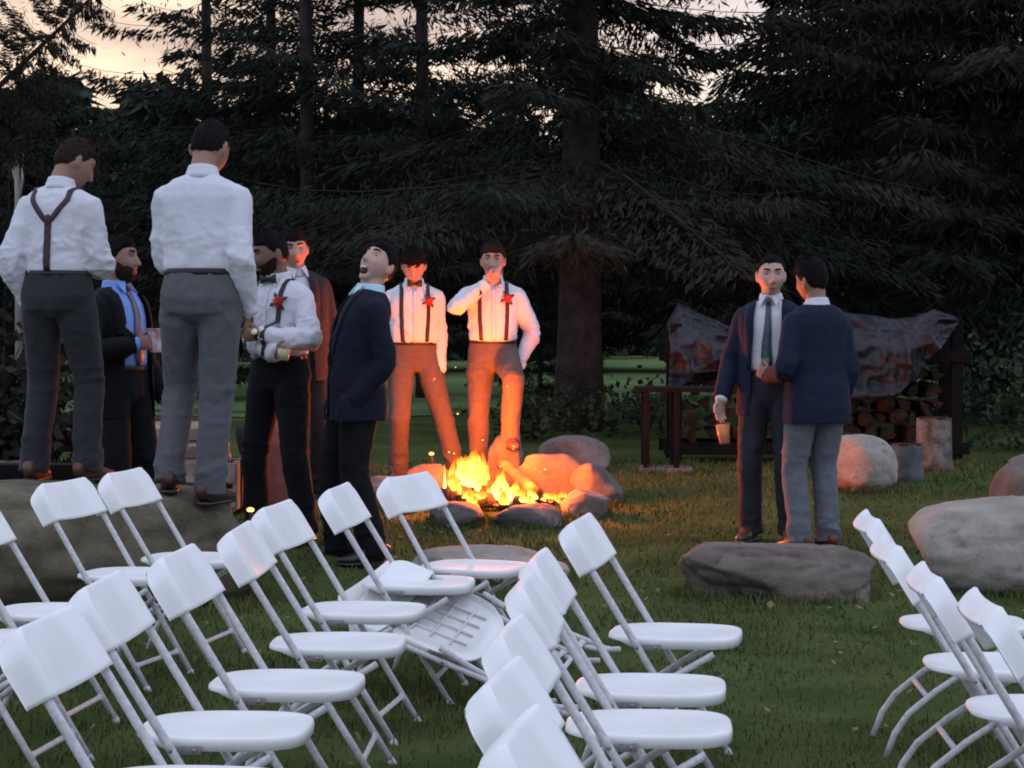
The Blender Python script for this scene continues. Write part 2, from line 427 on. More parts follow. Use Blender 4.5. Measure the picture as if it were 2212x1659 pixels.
# two folded chairs lying on top of each other
def lay(label, foot, T, Lat):
    t = make_chair(label, folded=True); t['group'] = 'folded chairs lying on the lawn'
    T = Vector(T).normalized(); Lat = Vector(Lat); Lat = (Lat - T * Lat.dot(T)).normalized()
    Nw = T.cross(Lat) * -1.0
    # model axes: TDIR -> T, +Y -> Lat (or its opposite), NDIR -> front of the frame
    Mm = Matrix((TDIR, Vector((0, 1, 0)), NDIR)).transposed()
    Mw = Matrix((T, Lat, T.cross(Lat) * (1 if Matrix((TDIR, Vector((0, 1, 0)), NDIR)).determinant() > 0 else -1))).transposed()
    Rm = Mw @ Mm.inverted()
    ft = Vector((tube_x(0.012), -0.205, 0.012))
    t.matrix_local = Matrix.Translation(Vector(foot) - Rm @ ft) @ Rm.to_4x4()
    return t
lay('folded white chair lying tilted on the grass, seat underside up, legs pointing right', (0.19, 7.72, 0.016), (-0.9, 0.30, 0.33), (0.478, 0.765, 0.43))
lay('second folded white chair under the first, its backrest sticking up at the left', (0.10, 7.86, 0.016), (-0.86, 0.36, 0.38), (0.40, 0.86, 0.30))
# ------------------------------------------------------------------ people
def remesh(mb, voxel, smooth_it=2, lam=0.5):
    me = mb.mesh('tmp')
    o = bpy.data.objects.new('tmp', me); COL.objects.link(o)
    md = o.modifiers.new('r', 'REMESH'); md.mode = 'VOXEL'; md.voxel_size = voxel; md.use_smooth_shade = True
    dg = bpy.context.evaluated_depsgraph_get(); dg.update()
    ev = bpy.data.meshes.new_from_object(o.evaluated_get(dg))
    bpy.data.objects.remove(o); bpy.data.meshes.remove(me)
    n = len(ev.vertices); V = np.empty(n * 3, np.float32); ev.vertices.foreach_get('co', V); V = V.reshape(-1, 3).astype(float)
    E_ = np.empty(len(ev.edges) * 2, np.int32); ev.edges.foreach_get('vertices', E_); E_ = E_.reshape(-1, 2)
    deg = np.bincount(E_.ravel(), minlength=n).astype(float); deg[deg == 0] = 1
    for it in range(smooth_it * 2):
        A = np.zeros_like(V)
        for c in range(3):
            A[:, c] = np.bincount(E_[:, 0], V[E_[:, 1], c], n) + np.bincount(E_[:, 1], V[E_[:, 0], c], n)
        V += (A / deg[:, None] - V) * (lam if it % 2 == 0 else -lam * 0.85)
    return ev, V, E_

def put(ev, V):
    ev.vertices.foreach_set('co', np.asarray(V, np.float32).ravel())
    ev.polygons.foreach_set('use_smooth', np.ones(len(ev.polygons), bool)); ev.update()
    return ev

def vnormals(ev, V):
    ev.vertices.foreach_set('co', np.asarray(V, np.float32).ravel()); ev.update()
    N = np.empty(len(V) * 3, np.float32); ev.vertex_normals.foreach_get('vector', N)
    return N.reshape(-1, 3)

def folds(ev, V, amp, seed, stretch=(1, 1, 1), scale=9.0, ridge=True, where=None):
    N = vnormals(ev, V)
    P = V * np.array(stretch)
    wob = np.stack([vnoise(P, scale * 0.6, seed + k * 7.3) for k in range(3)], 1) * 1.6
    n1 = vnoise(P * scale + wob, 1.0, seed + 3.1); n2 = vnoise(P * scale * 2.1 + wob, 1.0, seed + 11.7)
    d = (1 - np.abs(2 * n1 - 1)) ** 3.5 * 1.0 + (1 - np.abs(2 * n2 - 1)) ** 3.5 * 0.45 - 0.42 if ridge else (n1 - 0.5) * 1.4
    if where is not None: d = d * where
    return V + N * (amp * d)[:, None]

def ik(a, t, l1, l2, hint):
    a, t = Vector(a), Vector(t); d = t - a; L = d.length
    if L > (l1 + l2) * 0.998: t = a + d.normalized() * (l1 + l2) * 0.998; d = t - a; L = d.length
    x = (l1 * l1 - l2 * l2 + L * L) / (2 * L); h = math.sqrt(max(0, l1 * l1 - x * x))
    dn = d.normalized(); hp = Vector(hint) - dn * Vector(hint).dot(dn)
    if hp.length < 1e-5: hp = Vector((1, 0, 0))
    return a + dn * x + hp.normalized() * h, t

def bez(P, n=4):
    """smooth the joints of a polyline: Catmull-Rom points"""
    P = [Vector(p) for p in P]; Q = [P[0] * 2 - P[1]] + P + [P[-1] * 2 - P[-2]]; out = []
    for i in range(1, len(Q) - 2):
        for k in range(n):
            t = k / n; a, b, c, d = Q[i - 1], Q[i], Q[i + 1], Q[i + 2]
            out.append(0.5 * ((2 * b) + (c - a) * t + (2 * a - 5 * b + 4 * c - d) * t * t + (3 * b - a - 3 * c + d) * t ** 3))
    return out + [P[-1]]
def lerp_r(r, n=4):
    out = []
    for i in range(len(r) - 1):
        for k in range(n): out.append(r[i] + (r[i + 1] - r[i]) * k / n)
    return out + [r[-1]]

HN, HM = 56, 44
def head_grid(jaw=1.0, open_mouth=0.0):
    V = np.zeros((HM + 1, HN, 3))
    el = np.linspace(-np.pi / 2, np.pi / 2, HM + 1)[:, None]; az = (np.linspace(0, 2 * np.pi, HN, endpoint=False) - np.pi)[None, :]
    az = az - 0.35 * np.sin(az)            # more vertices on the face
    dx, dy, dz = np.cos(el) * np.cos(az), np.cos(el) * np.sin(az), np.sin(el) + 0 * az
    x, y, z = dx * 0.098, dy * 0.0765, dz * 0.120
    low = 1 - sstep(z, -0.115, -0.010)
    y = y * (1 - 0.26 * low * jaw); bk = sstep(-x, -0.02, 0.06)
    x = x + 0.040 * low * bk
    x = np.where(x < -0.02, x * (1.0 + 0.02), x)
    fr = sstep(x, 0.02, 0.07)
    g = lambda c, s_: np.exp(-((c) / s_) ** 2)
    x = x - fr * 0.006 * g(z - 0.01, 0.05)
    x = x + fr * 0.010 * g(z + 0.104, 0.020) * g(y, 0.030)                      # chin
    x = x + fr * 0.006 * g(z - 0.034, 0.010) * g(np.abs(y) - 0.028, 0.024)      # brow
    x = x - fr * 0.012 * g(z - 0.013, 0.012) * g(np.abs(y) - 0.031, 0.016)      # eye sockets
    ns = np.clip((0.028 - z) / 0.056, 0, 1) * sstep(z, -0.046, -0.034)
    x = x + fr * 0.027 * ns * g(y, 0.0105 + 0.006 * ns)                          # nose
    x = x + fr * 0.007 * g(z + 0.062, 0.007) * g(y, 0.020) + fr * 0.007 * g(z + 0.077, 0.007) * g(y, 0.018) - fr * 0.004 * g(z + 0.0695, 0.0035) * g(y, 0.022)
    x = x + fr * 0.004 * g(z + 0.025, 0.018) * g(np.abs(y) - 0.045, 0.016)       # cheekbones
    if open_mouth:
        z = z - open_mouth * 0.03 * sstep(-z, 0.07, 0.10) * fr
        x = x - fr * 0.034 * open_mouth * g(z + 0.080, 0.014) * g(y, 0.020)
    V[..., 0], V[..., 1], V[..., 2] = x, y, z
    return V
def grid_faces(mask=None):
    F = []
    for j in range(HM):
        for k in range(HN):
            q = (j * HN + k, j * HN + (k + 1) % HN, (j + 1) * HN + (k + 1) % HN, (j + 1) * HN + k)
            if mask is None or all(mask[i] for i in q): F.append(q)
    return F

def hand_lofts(mb, wrist, fdir, pn, side, curl=(0.35, 0.4, 0.3), spread=0.0, thumb=0.5, sc=1.0):
    """side +1: the thumb lies on the +across side, across = fdir x pn"""
    f = Vector(fdir).normalized(); p = Vector(pn); p = (p - f * p.dot(f)).normalized(); ac = f.cross(p) * side
    w = Vector(wrist)
    mb.loft([w - f * 0.03, w, w + f * 0.035 * sc, w + f * 0.07 * sc, w + f * 0.090 * sc], [0.026, 0.027, 0.036, 0.041, 0.040], [0.020, 0.019, 0.017, 0.015, 0.011], side=ac, n=14)
    tips = []
    for i, (o, L) in enumerate(((0.0315, 0.074), (0.0105, 0.084), (-0.0105, 0.078), (-0.0310, 0.060))):
        b = w + f * (0.083 - 0.004 * abs(i - 1)) * sc + ac * o * sc
        d = (f + ac * spread * (o / 0.03)).normalized(); P = [b - f * 0.012, b]; ang = 0
        for sgm, c in zip((0.46, 0.30, 0.24), curl):
            ang += c * (1 + 0.08 * i)
            P.append(P[-1] + (d * math.cos(ang) + p * math.sin(ang)) * (L * sgm * sc))
        mb.loft(P, [0.0092, 0.0092, 0.0086, 0.0080, 0.0062], side=ac, n=8); tips.append(P[-1])
    b = w + f * 0.022 * sc + ac * 0.026 * sc
    d1 = (f * 0.62 + ac * 0.62 + p * 0.35 * thumb).normalized(); d2 = (f * 0.85 + ac * 0.15 + p * 0.7 * thumb).normalized()
    mb.loft([b - ac * 0.012, b, b + d1 * 0.042 * sc, b + d1 * 0.042 * sc + d2 * 0.030 * sc, b + d1 * 0.042 * sc + d2 * 0.052 * sc], [0.013, 0.0135, 0.0115, 0.0105, 0.007], side=ac, n=8)
    return tips

# torso rings: height over the pelvis, half width, half depth, forward shift
T_BODY = [(-.13, .07, .05, 0), (-.05, .10, .05, 0), (.10, .06, .045, 0), (.30, .07, .05, 0), (.41, .11, .055, -.005), (.48, .11, .06, -.01), (.53, .062, .060, -.006)]
T_SHIRT = [(-.06, .150, .105, -.005), (.07, .162, .114, 0), (.108, .180, .130, .004), (.16, .178, .131, .008), (.26, .182, .132, .006), (.36, .194, .132, .002), (.43, .196, .124, -.006), (.475, .176, .106, -.012), (.505, .140, .086, -.014), (.53, .085, .070, -.010)]
T_PANTS = [(-.135, .09, .09, -.005), (-.10, .172, .128, -.012), (-.03, .188, .138, -.014), (.04, .180, .128, -.006), (.088, .170, .121, 0)]
T_JACK = [(-.20, .216, .162, -.008), (-.10, .212, .164, -.012), (.02, .204, .157, -.008), (.12, .192, .145, .004), (.24, .194, .143, .006), (.35, .204, .142, .002), (.43, .206, .132, -.006), (.480, .184, .112, -.012), (.512, .140, .090, -.014), (.535, .092, .076, -.010)]

class Spine:
    def __init__(s, base, lean=0.0, side=0.0, twist=0.0):
        s.base = Vector(base); s.tw = R(twist); s.ln = R(lean); s.sd = R(side)
        s.pts = {}
        p = s.base.copy(); h = 0.0; st = 0.01
        s.tab = [(0.0, p.copy())]
        while h < 0.80:
            p = p + s.dir(h) * st; h += st; s.tab.append((h, p.copy()))
    def dir(s, h):
        k = min(1.0, 0.25 + 0.75 * max(0, h) / 0.40)
        if h <= 0: k = 0
        return Vector((math.sin(s.ln * k), -math.sin(s.sd * k), math.cos(s.ln * k) * math.cos(s.sd * k))).normalized()
    def c(s, h):
        if h <= 0: return s.base + Vector((0, 0, h))
        i = min(int(h / 0.01), len(s.tab) - 1); return s.tab[i][1] + s.dir(h) * (h - s.tab[i][0])
    def fr(s, h):
        t = s.dir(h); a = s.tw * min(1.0, max(0.0, h / 0.45))
        l = Vector((-math.sin(a), math.cos(a), 0)); l = (l - t * l.dot(t)).normalized()
        return t, l, l.cross(t)           # up, left, forward
    def at(s, h, lat=0, fwd=0):
        t, l, f = s.fr(h); return s.c(h) + l * lat + f * fwd
    def rings(s, mb, tab, n=28, power=2.4, k=1.0):
        V = []; F = []
        tab = [(h, a * k, b * k, f) for h, a, b, f in tab]
        # resample for smoothness
        H = np.array([r[0] for r in tab]); hs = np.unique(np.concatenate([np.linspace(H[0], H[-1], 22), H]))
        cols = [np.interp(hs, H, [r[i] for r in tab]) for i in (1, 2, 3)]
        for h, a, b, fo in zip(hs, *cols):
            t, l, f = s.fr(h); c = s.c(h) + f * fo
            for q in range(n):
                an = 2 * math.pi * q / n; cc, ss = math.cos(an), math.sin(an)
                cc = math.copysign(abs(cc) ** (2 / power), cc); ss = math.copysign(abs(ss) ** (2 / power), ss)
                V.append(c + l * (a * cc) + f * (b * ss))
        m = len(hs)
        for i in range(m - 1):
            for q in range(n): F.append((i * n + q, i * n + (q + 1) % n, (i + 1) * n + (q + 1) % n, (i + 1) * n + q))
        F.append(tuple(range(n - 1, -1, -1))); F.append(tuple((m - 1) * n + q for q in range(n)))
        mb.add(V, F)
    def coords(s, V):
        """height, lateral, forward of points"""
        hs = np.linspace(-0.25, 0.60, 60)
        C = np.array([s.c(h) for h in hs]); fr = [s.fr(h) for h in hs]
        T = np.array([f[0] for f in fr]); Lm = np.array([f[1] for f in fr]); Fm = np.array([f[2] for f in fr])
        best = np.full(len(V), 1e9); H = np.zeros(len(V)); LA = np.zeros(len(V)); FW = np.zeros(len(V))
        for i in range(60):
            d = V - C[i]; t = d @ T[i]; m = np.abs(t) < best
            best[m] = np.abs(t[m]); H[m] = hs[i] + t[m]; LA[m] = d[m] @ Lm[i]; FW[m] = d[m] @ Fm[i]
        return H, LA, FW

def ribbon(points, normals, width, thick=0.004):
    mb = MB(); P = [Vector(p) for p in points]; Nn = [Vector(n).normalized() for n in normals]; V = []; F = []
    for i, p in enumerate(P):
        t = (P[min(i + 1, len(P) - 1)] - P[max(0, i - 1)]).normalized(); s_ = Nn[i].cross(t).normalized()
        w = width if not isinstance(width, (list, tuple)) else width[i]
        for a, b in ((-1, -0.6), (1, -0.6), (1, 1), (-1, 1)): V.append(p + s_ * (a * w / 2) + Nn[i] * (b * thick))
    for i in range(len(P) - 1):
        for k in range(4): F.append((i * 4 + k, i * 4 + (k + 1) % 4, (i + 1) * 4 + (k + 1) % 4, (i + 1) * 4 + k))
    F.append((3, 2, 1, 0)); e = (len(P) - 1) * 4; F.append((e, e + 1, e + 2, e + 3))
    return mb.add(V, F)

POCKET = {'L': ((0.050, 0.188, 0.86), (-0.35, 0.9, 0.0)), 'R': ((0.050, -0.188, 0.86), (-0.35, -0.9, 0.0))}

def person(label, pos, face, height=1.80, skin='skin', hair='hair_dark', hair_t=0.016, hairline=0.058, beard=0.0, lean=0, side=0, twist=0, hip=(0, 0, 0),
           head=(0, 0, 0), arms=None, legs=None, outfit='shirt', top='shirt', under='shirt', pants='charcoal', shoes='shoe_brown', straps=None, strap_m='strap',
           bow=False, tie=None, rose=False, jacket_open=0.09, rolled=(), open_mouth=0.0, watch=None, seed=1.0, collar=True, wide=0.96, head_sc=1.10, fold_amp=0.010):
    k = height / 1.80
    root = thing('person', label, 'person', pos, R(face)); root.scale = (k, k, k)
    sp = Spine((hip[0], hip[1], 0.98 + hip[2]), lean, side, twist)
    arms = arms or {}; legs = legs or {}
    # --- skeleton
    A = {}
    for sd, sg in (('L', 1), ('R', -1)):
        sh = sp.at(0.428, sg * 0.170 * wide, -0.012)
        a = arms.get(sd, {})
        wr, hint = a.get('wrist', (0.04, sg * 0.27, 0.86)), a.get('hint', (-1, sg * 0.4, -0.2))
        if a.get('pocket'): wr, hint = POCKET[sd]; hint = a.get('hint', hint); wr = (wr[0] + hip[0], wr[1] + hip[1], wr[2] + a.get('pz', 0.035) + hip[2])
        el, wr = ik(sh, wr, 0.30, 0.275, hint)
        A[sd] = (sh, el, wr, a)
    Lg = {}
    for sd, sg in (('L', 1), ('R', -1)):
        hj = sp.at(-0.03, sg * 0.092, -0.005); l = legs.get(sd, {})
        an, hint = l.get('ankle', (-0.02, sg * 0.11, 0.085)), l.get('knee', (1, sg * 0.1, 0))
        kn, an = ik(hj, an, 0.445, 0.435, hint)
        Lg[sd] = (hj, kn, an, l)
    # --- head
    t, l, f = sp.fr(0.54)
    nb = sp.at(0.54, 0, -0.012)
    Hm = Matrix((f, l, t)).transposed() @ Euler((R(head[2]), R(head[0]), R(head[1])), 'XYZ').to_matrix()
    hp, hy, hr = head
    Rm = Matrix((f, l, t)).transposed() @ Matrix.Rotation(R(hy), 3, 'Z') @ Matrix.Rotation(R(hp), 3, 'Y') @ Matrix.Rotation(R(hr), 3, 'X')
    nk = nb + t * 0.036 + f * 0.014
    hc = nk + Rm @ Vector((0.022, 0, 0.086 * head_sc + 0.012))
    Rm = Rm * head_sc; head_sc = 1.0
    G = head_grid(1.0, open_mouth); flat = G.reshape(-1, 3)
    hv = [hc + Rm @ Vector(p) for p in flat]
    # --- body (one continuous skin surface)
    mb = MB(); mb.add(hv, grid_faces())
    for sg in (1, -1):
        er = Rm @ Matrix.Rotation(R(-18 * sg), 3, 'Z') @ Matrix.Rotation(R(-8), 3, 'Y')
        mb.ball(hc + Rm @ Vector((-0.012, sg * 0.078, -0.006)) * head_sc, (0.020, 0.0085, 0.033), rot=er)
    mb.loft([sp.at(0.46, 0, -0.015), nb, nk, hc + Rm @ Vector((-0.018, 0, -0.045))], [0.07, 0.062, 0.058, 0.060], [0.065, 0.060, 0.060, 0.066], side=l, n=18)
    sp.rings(mb, T_BODY, n=18)
    for sd, sg in (('L', 1), ('R', -1)):
        sh, el, wr, a = A[sd]
        roll = sd in rolled
        mb.loft(bez([sp.at(0.44, sg * 0.08), sh, (sh + el) / 2, el, (el + wr) / 2, wr]), lerp_r([.05, .05, .045, .042 if roll else .040, .040 if roll else .034, .028]), side=(0, 0, 1) if abs((el - sh).normalized().z) < 0.8 else (1, 0, 0), n=12)
        fd = a.get('fdir', tuple((wr - el).normalized())); pn = a.get('palm', (0, -sg, 0))
        if a.get('pocket'): fd = (0.25, -sg * 0.22, -0.95); pn = (-0.1, -sg, 0)
        thumb_side = a.get('thumb', None)
        fv, pv = Vector(fd).normalized(), Vector(pn); want = Vector(a.get('thumbdir', (1, 0, 0.3)))
        cr = fv.cross((pv - fv * pv.dot(fv)).normalized())
        hand_lofts(mb, wr, fd, pn, 1 if cr.dot(want) > 0 else -1, a.get('curl', (0.35, 0.45, 0.3)), thumb=a.get('thumb', 0.5))
        hj, kn, an, lg = Lg[sd]
        mb.loft(bez([hj + Vector((0, 0, 0.05)), (hj + kn) / 2, kn, (kn + an) / 2, an, an - Vector((0, 0, 0.03))]), lerp_r([.04, .032, .026, .024, .024, .03]), n=12)
        fa = R(lg.get('toe', sg * 10)); fx = Vector((math.cos(fa), math.sin(fa), 0)); pit = R(lg.get('pitch', 0))
        fx = Vector((fx.x * math.cos(pit), fx.y * math.cos(pit), -math.sin(pit)))
        mb.loft([an - Vector((0, 0, 0.045)) - fx * 0.04, an - Vector((0, 0, 0.045)) + fx * 0.05, an - Vector((0, 0, 0.055)) + fx * 0.15], [.03, .034, .028], [.03, .028, .016], side=(0, 1, 0), n=10)
    ev, V, _ = remesh(mb, 0.0053, 1)
    bo_ = obj('body', put(ev, V), M[skin], root)
    md = bo_.modifiers.new('d', 'DECIMATE'); md.ratio = 0.5
    dg = bpy.context.evaluated_depsgraph_get(); dg.update()
    bo_.data = bpy.data.meshes.new_from_object(bo_.evaluated_get(dg)); bo_.modifiers.clear()
    if not bo_.data.materials: bo_.data.materials.append(M[skin])
    bpy.data.meshes.remove(ev)
    # --- face details
    fx_ = lambda y, z: float(np.max(np.where((np.abs(flat[:, 1] - y) < 0.008) & (np.abs(flat[:, 2] - z) < 0.008), flat[:, 0], -1)))
    for sg in (1, -1):
        ex = fx_(sg * 0.031, 0.012)
        if ex > 0:
            c = Vector((ex - 0.0092, sg * 0.031, 0.012)) * 1.0
            e = MB().ball(hc + Rm @ c, (0.0105, 0.0120, 0.0062), rot=Rm).build('eye', M['eye_white'], root)
            MB().ball(hc + Rm @ (c + Vector((0.0085, 0, 0))), (0.0035, 0.0056, 0.0052), rot=Rm).build('iris', M['iris'], e)
        pts = []
        for q in np.linspace(0.013, 0.050, 6):
            zz = 0.034 + 0.006 * math.sin((q - 0.013) / 0.037 * 2.4); ex = fx_(sg * q, zz); pts.append(hc + Rm @ Vector((max(ex, 0.05) + 0.0015, sg * q, zz)))
        MB().loft(pts, [0.0035, 0.0055, 0.0055, 0.005, 0.004, 0.002], [0.003] * 6, side=tuple(Rm @ Vector((0, 0, 1))), n=8).build('eyebrow', M[hair], root)
    if open_mouth:
        mo = MB().ball(hc + Rm @ Vector((0.060, 0, -0.083)), (0.022, 0.020, 0.013 + 0.006 * open_mouth), rot=Rm).build('mouth', M['mouth_dark'], root)
        MB().loft([hc + Rm @ Vector((0.086 - 9 * y * y, y, -0.067)) for y in (-.018, -.009, 0, .009, .018)], [0.0055] * 5, [0.004] * 5, side=tuple(Rm @ Vector((0, 0, 1))), n=8).build('teeth', M['teeth'], mo)
    else:
        mp = [hc + Rm @ Vector((fx_(0, -0.0695) - 0.0005 - 11 * y * y, y, -0.0695)) for y in (-.021, -.011, 0, .011, .021)]
        MB().loft(mp, [0.002, 0.0055, 0.006, 0.0055, 0.002], [0.002, 0.003, 0.003, 0.003, 0.002], side=tuple(Rm @ Vector((0, 0, 1))), n=8).build('mouth', M['lips'], root)
    # --- hair and beard: shells grown out of the head
    x, y, z = flat[:, 0] / head_sc, flat[:, 1] / head_sc, flat[:, 2] / head_sc
    ang = np.degrees(np.abs(np.arctan2(y, x)))
    nrm = flat / np.array([0.098, 0.0765, 0.12]) ** 2; nrm /= np.linalg.norm(nrm, axis=1)[:, None]
    line = np.interp(ang, [0, 25, 48, 62, 78, 92, 105, 125, 180], [hairline, hairline, hairline - 0.004, 0.040, 0.010, -0.012, -0.005, -0.040, -0.062])
    ns = vnoise(flat * 60, 1.0, seed) - 0.5 + 0.5 * (vnoise(flat * 130, 1.0, seed + 2) - 0.5); nsf = vnoise(flat * 150, 1.0, seed + 5) - 0.5
    e = (z + ns * 0.010 - line)
    top_k = np.interp(z, [-0.06, 0.0, 0.05, 0.12], [0.10, 0.18, 0.65, 1.0]) * (1 + 0.35 * np.clip(x / 0.1, -0.3, 1))
    off = np.where(e > -0.012, -0.003 + (hair_t * top_k * (1 + ns * 0.7 + nsf * 0.5) + 0.003) * sstep(e, -0.008, 0.014), -0.006)
    if hair_t > 0:
        hv2 = flat + nrm * off[:, None]
        hvv = [hc + Rm @ Vector(p) for p in hv2]; hf = grid_faces(e > -0.012)
        hr_ = random.Random(int(seed * 10)); cand = [i for i in range(len(flat)) if e[i] > -0.002]
        for q in range(1300):      # loose strands break the outline
            i = hr_.choice(cand); p = Vector(hv2[i]); nn_ = Vector(nrm[i]); d_ = (nn_ * hr_.uniform(0.3, 0.9) + Vector((hr_.uniform(-0.9, 0.5), hr_.uniform(-0.6, 0.6), hr_.uniform(-0.7, 0.3)))).normalized()
            ln = hr_.uniform(0.5, 1.0) * (0.004 + hair_t * 0.75 * float(top_k[i])); sd_ = d_.cross(Vector((hr_.random(), hr_.random(), hr_.random()))).normalized() * 0.0022
            p = p + Vector((hr_.uniform(-1, 1), hr_.uniform(-1, 1), hr_.uniform(-1, 1))) * 0.004 - nn_ * 0.003; b_ = len(hvv)
            hvv += [hc + Rm @ (p - sd_), hc + Rm @ (p + sd_), hc + Rm @ (p + d_ * (ln + 0.006))]; hf.append((b_, b_ + 1, b_ + 2))
        obj('hair', mesh_from('hair', hvv, hf), M[hair], root)
    if beard:
        bl = np.interp(ang, [0, 18, 30, 45, 70, 90, 100], [-0.045, -0.045, -0.040, -0.034, -0.018, 0.0, -0.3])
        e2 = bl - z + ns * 0.010 - 0.02 * np.exp(-(y / 0.022) ** 2 - ((z + 0.070) / 0.010) ** 2) * 3
        e2 = np.where((ang > 100) | (z < -0.1205), -1, e2)
        ob = np.where(e2 > -0.010, -0.003 + (beard * (1 + ns * 0.6) + 0.003) * sstep(e2, -0.006, 0.016), -0.006)
        obj('beard', mesh_from('beard', [hc + Rm @ Vector(p) for p in flat + nrm * ob[:, None]], grid_faces(e2 > -0.010)), M['beard'], root)
    # --- trousers
    mb = MB(); sp.rings(mb, T_PANTS, n=28, power=2.3)
    for sd, sg in (('L', 1), ('R', -1)):
        hj, kn, an, lg = Lg[sd]
        P = bez([hj + Vector((0, 0, 0.03)), hj + (kn - hj) * 0.25, hj + (kn - hj) * 0.6, kn, kn + (an - kn) * 0.4, an + (kn - an) * 0.15, an - (kn - an).normalized() * -0.0 - Vector((0, 0, 0.035))])
        mb.loft(P, lerp_r([.092, .100, .090, .078, .074, .070, .075]), lerp_r([.105, .112, .096, .082, .080, .080, .088]), side=tuple(Vector((0, 1, 0))), n=18)
        if A[sd][3].get('pocket') and outfit == 'shirt': mb.ball(A[sd][2] + Vector((0.035, -sg * 0.035, -0.055)), (0.048, 0.034, 0.075))
    ev, V, _ = remesh(mb, 0.0112, 2)
    kz = min(Lg['L'][1].z, Lg['R'][1].z)
    low = np.clip(1.0 - np.abs(V[:, 2] - 0.13) / 0.16, 0, 1); knee = np.exp(-((V[:, 2] - kz) / 0.10) ** 2); cr = np.exp(-((V[:, 2] - 0.86) / 0.08) ** 2)
    V = folds(ev, V, 0.020, seed + 40, (1, 1, 1.9), 6.0, True, 0.12 + 0.75 * low + 0.4 * knee + 0.3 * cr)
    V = folds(ev, V, 0.007, seed + 55, (1.3, 1.3, 0.45), 9.0, True, 0.6 * np.ones(len(V)))
    tro = obj('trousers', put(ev, V), M[pants], root)
    bt = []
    for q in range(33):
        an_ = 2 * math.pi * q / 32; bt.append((sp.at(0.083, 0.172 * math.copysign(abs(math.cos(an_)) ** 0.87, math.cos(an_)), 0.123 * math.copysign(abs(math.sin(an_)) ** 0.87, math.sin(an_)))))
    nn = [(p - sp.c(0.083)) for p in bt]
    ribbon(bt, nn, 0.030, 0.003).build('belt', M['black_strap'], tro)
    for sd, sg in (('L', 1), ('R', -1)):
        hj, kn, an, lg = Lg[sd]; fa = R(lg.get('toe', sg * 10)); pit = R(lg.get('pitch', 0))
        fx = Vector((math.cos(fa) * math.cos(pit), math.sin(fa) * math.cos(pit), -math.sin(pit))); up = Vector((math.cos(fa) * math.sin(pit), math.sin(fa) * math.sin(pit), math.cos(pit)))
        o_ = an - up * 0.085; sm = MB()
        sd_ = fx.cross(up)
        S = [(-.078, .020, .030), (-.066, .034, .050), (-.02, .038, .060), (.04, .037, .055), (.09, .043, .034), (.15, .044, .026), (.19, .034, .021), (.212, .014, .014)]
        sm.loft([o_ + fx * a + up * (c + 0.008) for a, b, c in S], [b for a, b, c in S], [c for a, b, c in S], side=tuple(sd_), n=16, power=2.8)
        sh = sm.build('shoe', M[shoes], root)
        s2 = MB(); s2.loft([o_ + fx * a + up * 0.010 for a, b, c in S], [b + 0.004 for a, b, c in S], [0.010] * 8, side=tuple(sd_), n=14, power=3)
        s2.build('sole', M['shoe_black'], sh)
    # --- shirt
    def upper(tab, rr, voxel, amp, sleeves=True, sd_seed=0.0, sleeve_end=0.0):
        mb = MB(); sp.rings(mb, tab, n=32, power=2.35, k=1.0)
        for sd, sg in (('L', 1), ('R', -1)):
            sh, el, wr, a = A[sd]
            if not sleeves: continue
            inn = sp.at(0.405, sg * 0.09 * wide, -0.005)
            if sd in rolled:
                e2 = el + (wr - el) * 0.10
                mb.loft(bez([inn, sh, (sh + el) / 2, el, e2]), lerp_r([rr - .006, rr - .002, rr - .004, rr - .006, rr - .004]), side=(1, 0, 0), n=18)
                mb.loft([el - (wr - el).normalized() * 0.02, el + (wr - el) * 0.06, e2, e2 + (wr - el).normalized() * 0.01], [rr - .004, rr + .004, rr + .005, rr - .006], n=18)
            else:
                e3 = wr + (wr - el).normalized() * (0.012 + sleeve_end)
                mb.loft(bez([inn, sh, (sh + el) / 2, el, (el + wr) / 2, wr - (wr - el) * 0.12, e3]), lerp_r([rr - .006, rr - .002, rr - .005, rr - .008, rr - .014, rr - .022, rr - .028]), side=(1, 0, 0), n=18)
        if sd_seed:
            for sd, sg in (('L', 1), ('R', -1)):
                if A[sd][3].get('pocket'): mb.ball(A[sd][2] + Vector((0.02, -sg * 0.015, -0.07)), (0.075, 0.055, 0.125))
        ev, V, _ = remesh(mb, voxel, 2)
        H, LA, FW = sp.coords(V)
        w = 0.27 + 0.45 * np.exp(-((H - 0.20) / 0.10) ** 2) - 0.25 * np.exp(-((H - 0.09) / 0.035) ** 2)
        for sd in ('L', 'R'):
            dE = np.linalg.norm(V - np.array(A[sd][1]), axis=1); w = np.maximum(w, 1.1 * np.exp(-(dE / 0.13) ** 2))
            dW = np.linalg.norm(V - np.array(A[sd][2]), axis=1); w = np.maximum(w, 0.9 * np.exp(-(dW / 0.13) ** 2))
        V = folds(ev, V, amp, seed + 13 + sd_seed, (1.0, 1.2, 0.75), 7.5, True, w)
        V = folds(ev, V, amp * 0.55, seed + 91 + sd_seed, (0.7, 1.0, 1.6), 13.0, True, w)
        return ev, V
    rr = 0.069
    if outfit == 'shirt':
        ev, V = upper(T_SHIRT, rr, 0.0102, fold_amp * 1.25)
        shirt = obj('shirt', put(ev, V), M[top], root)
    else:
        ev, V = upper([(h, a * 0.90, b * 0.90, f) for h, a, b, f in T_SHIRT], rr, 0.012, fold_amp * 0.6, sleeves=False)
        shirt = obj('shirt', put(ev, V), M[under], root)
        for sd in ('L', 'R'):
            sh_, el, wr, a = A[sd]
            if a.get('pocket'): continue
            d = (wr - el).normalized(); MB().loft([wr - d * 0.03, wr + d * 0.004, wr + d * 0.022], [.040, .040, .037], n=16).build('cuff', M[under], root)
